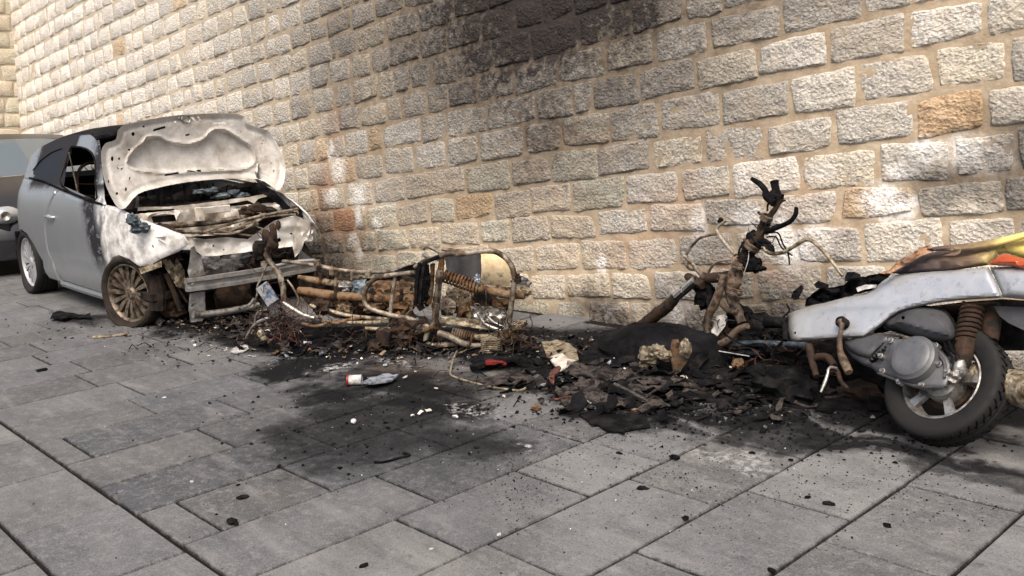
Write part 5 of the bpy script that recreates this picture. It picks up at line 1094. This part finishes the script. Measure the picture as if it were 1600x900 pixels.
flake('foil_scrap', 'thin bluish-silver flat scrap with a pointed end beside the whitish can', 'scrap', [(566, 608), (580, 597), (600, 594), (624, 595), (612, 602), (590, 608)], 'blue', .02, .012, .008)
flake('foil_scrap', 'bent white metal strip on the soot in front of the blue mottled box', 'scrap', [(360, 552), (368, 546), (386, 543), (388, 548), (380, 553), (366, 555)], 'white', .01, .01, .006)
lump('pale_ball', 'small round off-white ball on the dark slabs below the can', 'ball', (553, 662), (.013, .013, .012), 'white', 3, .2, 3, z=.012)
flake('red_plastic_piece', 'bright red melted plastic piece beside the burnt frame hoop', 'plastic piece', [(750, 577), (762, 570), (782, 570), (792, 576), (780, 580), (760, 581)], 'red', .025, .02, .015)
flake('charred_grip', 'black charred piece with a dull red tint next to the bright red one', 'plastic piece', [(733, 577), (748, 570), (760, 574), (758, 584), (744, 586), (735, 583)], 'char', .02, .02, .02)
flake('char_flake', 'long black curled flake behind the red plastic piece', 'flake', [(736, 572), (750, 566), (800, 570), (830, 576), (800, 577), (760, 572)], 'char', .03, .02, .01)
flake('ochre_sheet', 'crumpled ochre and white burnt sheet left of the black mudguard', 'sheet', [(848, 552), (862, 546), (890, 549), (900, 556), (904, 572), (896, 582), (872, 586), (860, 574)], 'tan', .03, .035, .010)
flake('white_residue', 'whitish crumbled residue on the near edge of the ochre sheet', 'residue', [(858, 566), (880, 570), (900, 572), (896, 582), (874, 586), (862, 578)], 'ash_metal', .035, .035, .01)
flake('charred_fairing', 'large charred fairing sheet sprawling across the middle of the black heap', 'sheet', [(872, 582), (920, 580), (985, 592), (1040, 603), (1120, 608), (1118, 616), (1040, 618), (1000, 622), (1014, 630), (990, 624), (950, 604), (900, 598)], 'char_ash', .03, .035, .008, 7)
flake('charred_fairing', 'flat grey-black plate left of the silvery shard, near the thin wire', 'sheet', [(780, 590), (800, 584), (830, 588), (836, 598), (810, 608), (770, 606), (750, 598)], 'char_ash', .008, .012, .006, 8)
flake('charred_fairing', 'dull black sheet in front of the large charred fairing', 'sheet', [(880, 606), (930, 604), (1000, 622), (1040, 632), (1048, 642), (1000, 650), (930, 646), (880, 634), (866, 618)], 'char_ash', .012, .03, .008, 7)
flake('copper_bracket', 'reddish-brown folded bracket standing by the silvery shard', 'bracket', [(858, 610), (862, 600), (876, 594), (878, 600), (868, 608), (866, 620)], 'copper', .06, .03, .008, 6)
flake('silver_shard', 'small blue-white shard at the left tip of the charred fairing', 'shard', [(837, 602), (848, 603), (854, 610), (850, 612), (842, 609)], 'blue', .02, .01, .006, 5)
flake('char_triangle', 'upright blue-black triangular flake at the front of the heap', 'flake', [(888, 655), (896, 642), (912, 640), (920, 652), (905, 656)], 'char_gloss', .05, .02, .008, 6, lift=.4)
flake('char_triangle', 'second blue-black flake with a whitish rim, right of the triangular one', 'flake', [(946, 654), (952, 644), (964, 644), (967, 650), (958, 656)], 'char_gloss', .05, .02, .008, 6, lift=.4)
lump('gold_lump', 'tiny golden melted lump above the triangular flake', 'lump', (898, 636), (.022, .02, .022), 'tan', 5, .5); lump('orange_lump', 'small orange-brown lump at the left foot of the heap', 'lump', (838, 640), (.025, .018, .014), 'orange_rust', 6, .4); lump('white_crystal', 'shiny whitish lump at the right end of the heap below the burnt wiring', 'lump', (1192, 618), (.03, .03, .035), 'white', 7, .5)
lump('melted_heap', 'rounded black molten heap right of the charred fairing', 'heap', (1225, 622), (.16, .10, .09), 'char', 9, .6, 3)
lump('rust_disc', 'brownish rusty lump lying under the engine beside the tyre', 'lump', (1345, 622), (.09, .07, .05), 'rust_dark', 12, .4)
flake('black_rag', 'flat black melted puddle fringe at the very front of the heap', 'residue', [(905, 652), (930, 646), (960, 652), (990, 650), (1012, 660), (1012, 668), (980, 670), (975, 682), (950, 676), (925, 668)], 'char', .006, .008, .006, 8)
flake('black_scrap', 'black scrap on the paving left of the burnt front wheel', 'scrap', [(79, 502), (84, 495), (96, 493), (104, 496), (140, 496), (144, 500), (112, 500), (98, 504)], 'char', .02, .02, .01, 6)
_c = [o for o in C.objects if o.name.startswith('burnt_can')][0]
m_ = MB(); m_.lathe(_c.location + Vector((math.cos(.75), math.sin(.75), 0)) * -.034, (math.cos(.75), math.sin(.75), 0), [(.0285, -.004), (.031, -.003), (.031, .006), (.0285, .008)], 20); m_.build('rim', M['red'], _c, label='reddish rim of the can')
def wire_obj(nm, lab, pts, r_, mat, zs, cat='wire'):
    P = [gp(p, z) for p, z in zip(pts, zs)]; o0 = Vector((P[0].x, P[0].y, 0)); m_ = MB(); m_.tube([q - o0 for q in P], r_, 6, jit=.2); o = m_.build(nm, M[mat]); o.location = o0; return tag(o, lab, cat)
wire_obj('stick', 'thin pale stick lying in front of the burnt front wheel', [(145, 527), (170, 525), (190, 523), (200, 520)], .010, 'tan', (.01, .01, .012, .03), 'stick')
wire_obj('pale_wire', 'long pale wire bent upright then running right over the paving', [(714, 549), (708, 562), (704, 580), (708, 588), (740, 598), (775, 606), (810, 610), (822, 606)], .006, 'tan', (.05, .03, .008, .006, .006, .006, .008, .02))
wire_obj('copper_wire', 'reddish wire looping over the dull black sheet', [(862, 618), (868, 624), (890, 620), (905, 624), (918, 632)], .005, 'copper', (.05, .03, .05, .05, .03)); wire_obj('crack_strip', 'thin black bent strip on the dark slabs at the centre foreground', [(585, 722), (600, 722), (622, 716), (640, 711), (630, 708)], .006, 'char', (.005,) * 5, 'strip')
wire_obj('black_rod', 'short straight black rod in front of the black puddle fringe', [(975, 672), (995, 668), (1015, 665)], .010, 'char', (.01, .01, .01), 'rod')
wire_obj('grey_strip', 'thin grey splinter poking out of the front of the large charred fairing', [(960, 600), (985, 612), (1014, 628)], .008, 'ash', (.09, .07, .03), 'strip')
spots = [((363, 817), .034, 'largest black cinder on the pale slabs left of centre'), ((380, 778), .026, 'flat black cinder above the largest one, left of centre'), ((1055, 716), .028, 'dark cinder beside the white crack on the slabs below the heap'), ((1004, 764), .026, 'oval grey-black cinder alone on a slab, centre right foreground'), ((1071, 811), .022, 'black cinder on the joint, right foreground'), ((1294, 788), .024, 'black cinder pair right of centre near the oily stain'), ((568, 885), .02, 'cinder at the bottom edge of the picture, left of centre'), ((1204, 892), .018, 'cinder at the bottom edge of the picture on the joint, right of centre'), ((66, 580), .04, 'flat oval dark leaf-like flake on the far left slabs'), ((113, 529), .02, 'small dark chip on the paving just left of the stick'), ((278, 572), .014, 'tiny square black chip on the slabs before the car nose'), ((1192, 675), .024, 'tall black cinder on the joint right of the black puddle fringe'), ((968, 709), .02, 'black cinder at the joint below the puddle fringe'), ((1262, 778), .016, 'small black cinder left of the cinder pair'), ((1386, 822), .02, 'dark round cinder on the right foreground slab'), ((1175, 708), .016, 'small cinder between two joints below the heap'), ((372, 758), .012, 'tiny cinder above the flat black cinder'), ((745, 700), .016, 'black cinder near the broken dark slab corner')]
for i, (p, r_, l) in enumerate(spots): lump('cinder', l, 'cinder', p, (r_ * .8, r_ * .55, r_ * .26), 'char', i + 20, .6, 2, group='black cinders scattered on the paving', freq=3, rz=i * 1.3)
whites = [((300, 753), .016, 'small white pebble-like blob beside a soot streak, left foreground'), ((257, 622), .016, 'whitish smear of grit on the slabs left of centre'), ((780, 836), .014, 'white grit in the joint at the lower centre'), ((712, 652), .026, 'white flaky lump on the dark slabs left of the heap'), ((674, 858), .012, 'small orange-white pebble in the lower centre'), ((1010, 586), .03, 'crumbly white ash bits inside the dark heap'), ((515, 558), .02, 'white chip on the soot below the lying frame'), ((518, 577), .016, 'second white chip nearer than the first below the lying frame'), ((560, 500), .010, 'white speck under the lying frame'), ((966, 555), .026, 'white flake behind the charred fairing'), ((1175, 594), .02, 'grey-white chip before the scooter forks')]
for i, (p, r_, l) in enumerate(whites): lump('white_chip', l, 'chip', p, (r_ * .7, r_ * .45, r_ * .28), 'white', i + 60, .6, 2, group='white chips on the paving', freq=3, rz=i)
# uncountable crumbs, ash and fragments
def crumbs(name, mat, regs, seed, smin, smax):
    Q = random.Random(seed); m_ = MB()
    tet = [Vector((1, 0, -.4)), Vector((-.5, .87, -.4)), Vector((-.5, -.87, -.4)), Vector((.1, .1, .9)), Vector((.5, -.6, .5))]
    for (px, py, rx, ry, n) in regs:
        for k in range(n):
            p = (px + Q.gauss(0, rx), py + Q.gauss(0, ry)); g_ = gp(p)
            if g_.y > 4.3 + .05 * (g_.x + 4.1) or g_.y < .3: continue
            s_ = Q.uniform(smin, smax) * Q.uniform(.4, 1); a_ = Q.uniform(0, 6.3); fl = Q.uniform(.25, .8); M3 = Matrix.Rotation(a_, 3, 'Z') @ Matrix.Rotation(Q.uniform(-.5, .5), 3, 'X')
            m_.add([M3 @ Vector((v.x * s_ * Q.uniform(.6, 1.4), v.y * s_ * Q.uniform(.6, 1.4), v.z * s_ * fl)) + Vector((g_.x, g_.y, s_ * .35)) for v in tet], [(0, 1, 3), (1, 2, 3), (2, 4, 3), (0, 3, 4), (0, 4, 2), (0, 2, 1)])
    o = m_.build(name, M[mat], smooth=False); o['kind'] = 'stuff'; return o
crumbs('black_ash_crumbs', 'char', [(600, 540, 180, 16, 1000), (1000, 590, 110, 34, 1400), (1200, 620, 120, 26, 900), (320, 510, 80, 10, 300), (1000, 640, 110, 18, 420), (560, 640, 120, 50, 260), (1400, 690, 120, 22, 160), (90, 510, 60, 12, 50)], 1, .004, .016)
crumbs('fine_black_specks', 'char', [(1150, 720, 240, 44, 900), (810, 745, 40, 36, 340), (1050, 760, 200, 60, 350), (1450, 760, 120, 50, 260), (300, 790, 150, 70, 30), (600, 650, 120, 50, 260), (1290, 800, 160, 50, 90), (940, 700, 60, 16, 120)], 7, .0015, .006)
crumbs('grey_ash_crumbs', 'ash', [(600, 545, 170, 12, 350), (1000, 590, 100, 30, 500), (1180, 620, 110, 24, 250), (330, 508, 60, 8, 160), (880, 545, 50, 10, 200)], 2, .004, .016)
crumbs('pale_crumbs', 'white', [(560, 560, 160, 24, 90), (1000, 590, 120, 30, 120), (500, 650, 200, 60, 70), (1100, 740, 250, 70, 60), (350, 510, 60, 8, 40)], 3, .002, .006)
crumbs('rusty_crumbs', 'rust', [(380, 515, 60, 10, 260), (600, 540, 150, 12, 260), (1000, 590, 100, 30, 120)], 4, .004, .013)
Q = random.Random(9); m_ = MB()
for k in range(230):
    p = (Q.gauss(1030, 120), Q.gauss(592, 24)) if k % 2 else (Q.gauss(600, 160), Q.gauss(545, 10))
    g_ = gp(p)
    if g_.y > 4.25 + .05 * (g_.x + 4.1): continue
    a_ = Q.uniform(0, 6.3); L = Q.uniform(.03, .11); d = Vector((math.cos(a_), math.sin(a_), Q.uniform(-.1, .25))); m_.tube([g_ + Vector((0, 0, .01)), g_ + d * L * .5 + Vector((0, 0, .02 + Q.uniform(0, .02))), g_ + d * L + Vector((Q.uniform(-.02, .02), Q.uniform(-.02, .02), .01))], Q.uniform(.0015, .004), 4, smooth=False)
m_.build('tangled_burnt_wire', M['char'], smooth=False)['kind'] = 'stuff'
def shards(name, mat, regs, seed, smin, smax):
    Q = random.Random(seed); m_ = MB()
    for (px, py, rx, ry, n) in regs:
        for k in range(n):
            g_ = gp((px + Q.gauss(0, rx), py + Q.gauss(0, ry)))
            if g_.y > 4.2 + .05 * (g_.x + 4.1): continue
            w, l, th_ = Q.uniform(smin, smax), Q.uniform(smin, smax) * 1.5, Q.uniform(.002, .005)
            M3 = Matrix.Rotation(Q.uniform(0, 6.3), 3, 'Z') @ Matrix.Rotation(Q.gauss(0, .35), 3, 'X') @ Matrix.Rotation(Q.gauss(0, .3), 3, 'Y'); cv = Q.uniform(-.3, .3) * w; vs = []
            for i in range(4):
                for j in (-1, 1):
                    x = (i / 3 - .5) * l; y = j * w * .5 * Q.uniform(.4, 1.0); z_ = cv * (1 - (2 * i / 3 - 1) ** 2)
                    vs += [M3 @ Vector((x, y, z_)), M3 @ Vector((x, y, z_ - th_))]
            lo = min(q.z for q in vs); F = []
            for i in range(3):
                a = i * 4; F += [(a, a + 2, a + 6, a + 4), (a + 1, a + 5, a + 7, a + 3), (a, a + 4, a + 5, a + 1), (a + 2, a + 3, a + 7, a + 6)]
            F += [(0, 1, 3, 2), (12, 14, 15, 13)]; lift_ = .003 - lo + Q.uniform(0, .012)
            m_.add([q + Vector((g_.x, g_.y, lift_)) for q in vs], F)
    o = m_.build(name, M[mat], smooth=False); o['kind'] = 'stuff'; return o
shards('charred_fragments', 'char_ash', [(960, 605, 70, 18, 70), (1080, 600, 90, 22, 50), (1230, 620, 60, 16, 34), (620, 545, 150, 8, 70), (420, 520, 40, 10, 40), (340, 505, 50, 7, 50)], 1, .02, .07)
shards('black_fragments', 'char', [(980, 610, 80, 24, 90), (1130, 610, 100, 22, 80), (620, 545, 150, 9, 60), (330, 505, 60, 7, 40), (860, 560, 60, 16, 30)], 2, .02, .08)
shards('grey_metal_fragments', 'ash_metal', [(950, 590, 80, 26, 30), (1150, 600, 80, 20, 16), (560, 545, 160, 10, 30), (330, 505, 60, 7, 24), (620, 600, 90, 30, 8)], 3, .008, .024)
shards('bluish_fragments', 'blue', [(930, 640, 40, 10, 12), (520, 560, 80, 14, 12), (1000, 560, 80, 16, 8)], 4, .012, .035)
shards('rusty_fragments', 'rust', [(600, 545, 150, 8, 50), (980, 600, 90, 24, 24), (340, 505, 50, 7, 30)], 5, .010, .035)
# low mounds of soaked ash under the wrecks
def mound(name, pts, hgt, seed):
    c_ = gp((sum(p[0] for p in pts) / len(pts), sum(p[1] for p in pts) / len(pts)))
    gq = [gp(p) for p in pts]; P2 = [(q.x, q.y) for q in gq]
    def fm(p, d):
        e = max(0, 1 - math.exp(-poly_d(Vector((p[0], p[1])), [Vector(q) for q in P2]) / .10)); n_ = .6 + .6 * noise.noise(Vector((p[0] * 6, p[1] * 6, seed))) + .35 * noise.noise(Vector((p[0] * 17, p[1] * 17, seed)))
        return Vector((p[0], p[1], .003 + hgt * e * max(.05, n_) if d == 0 else -.01))
    m_ = panel(MB(), P2, fm, .035, .01, wob=.02); o = m_.build(name, M['char']); o['kind'] = 'stuff'; return o
mound('ash_bed', [(860, 560), (930, 522), (990, 508), (1060, 515), (1200, 530), (1330, 570), (1400, 600), (1390, 640), (1290, 640), (1180, 632), (1080, 628), (1000, 634), (930, 640), (880, 625), (900, 600), (880, 580)], .028, 1)
mound('ash_bed', [(390, 525), (440, 512), (560, 512), (700, 516), (830, 520), (840, 540), (780, 556), (700, 548), (600, 552), (500, 548), (420, 552), (385, 540)], .03, 2)
mound('ash_bed', [(250, 500), (290, 488), (400, 486), (400, 505), (340, 512), (270, 512)], .02, 3)
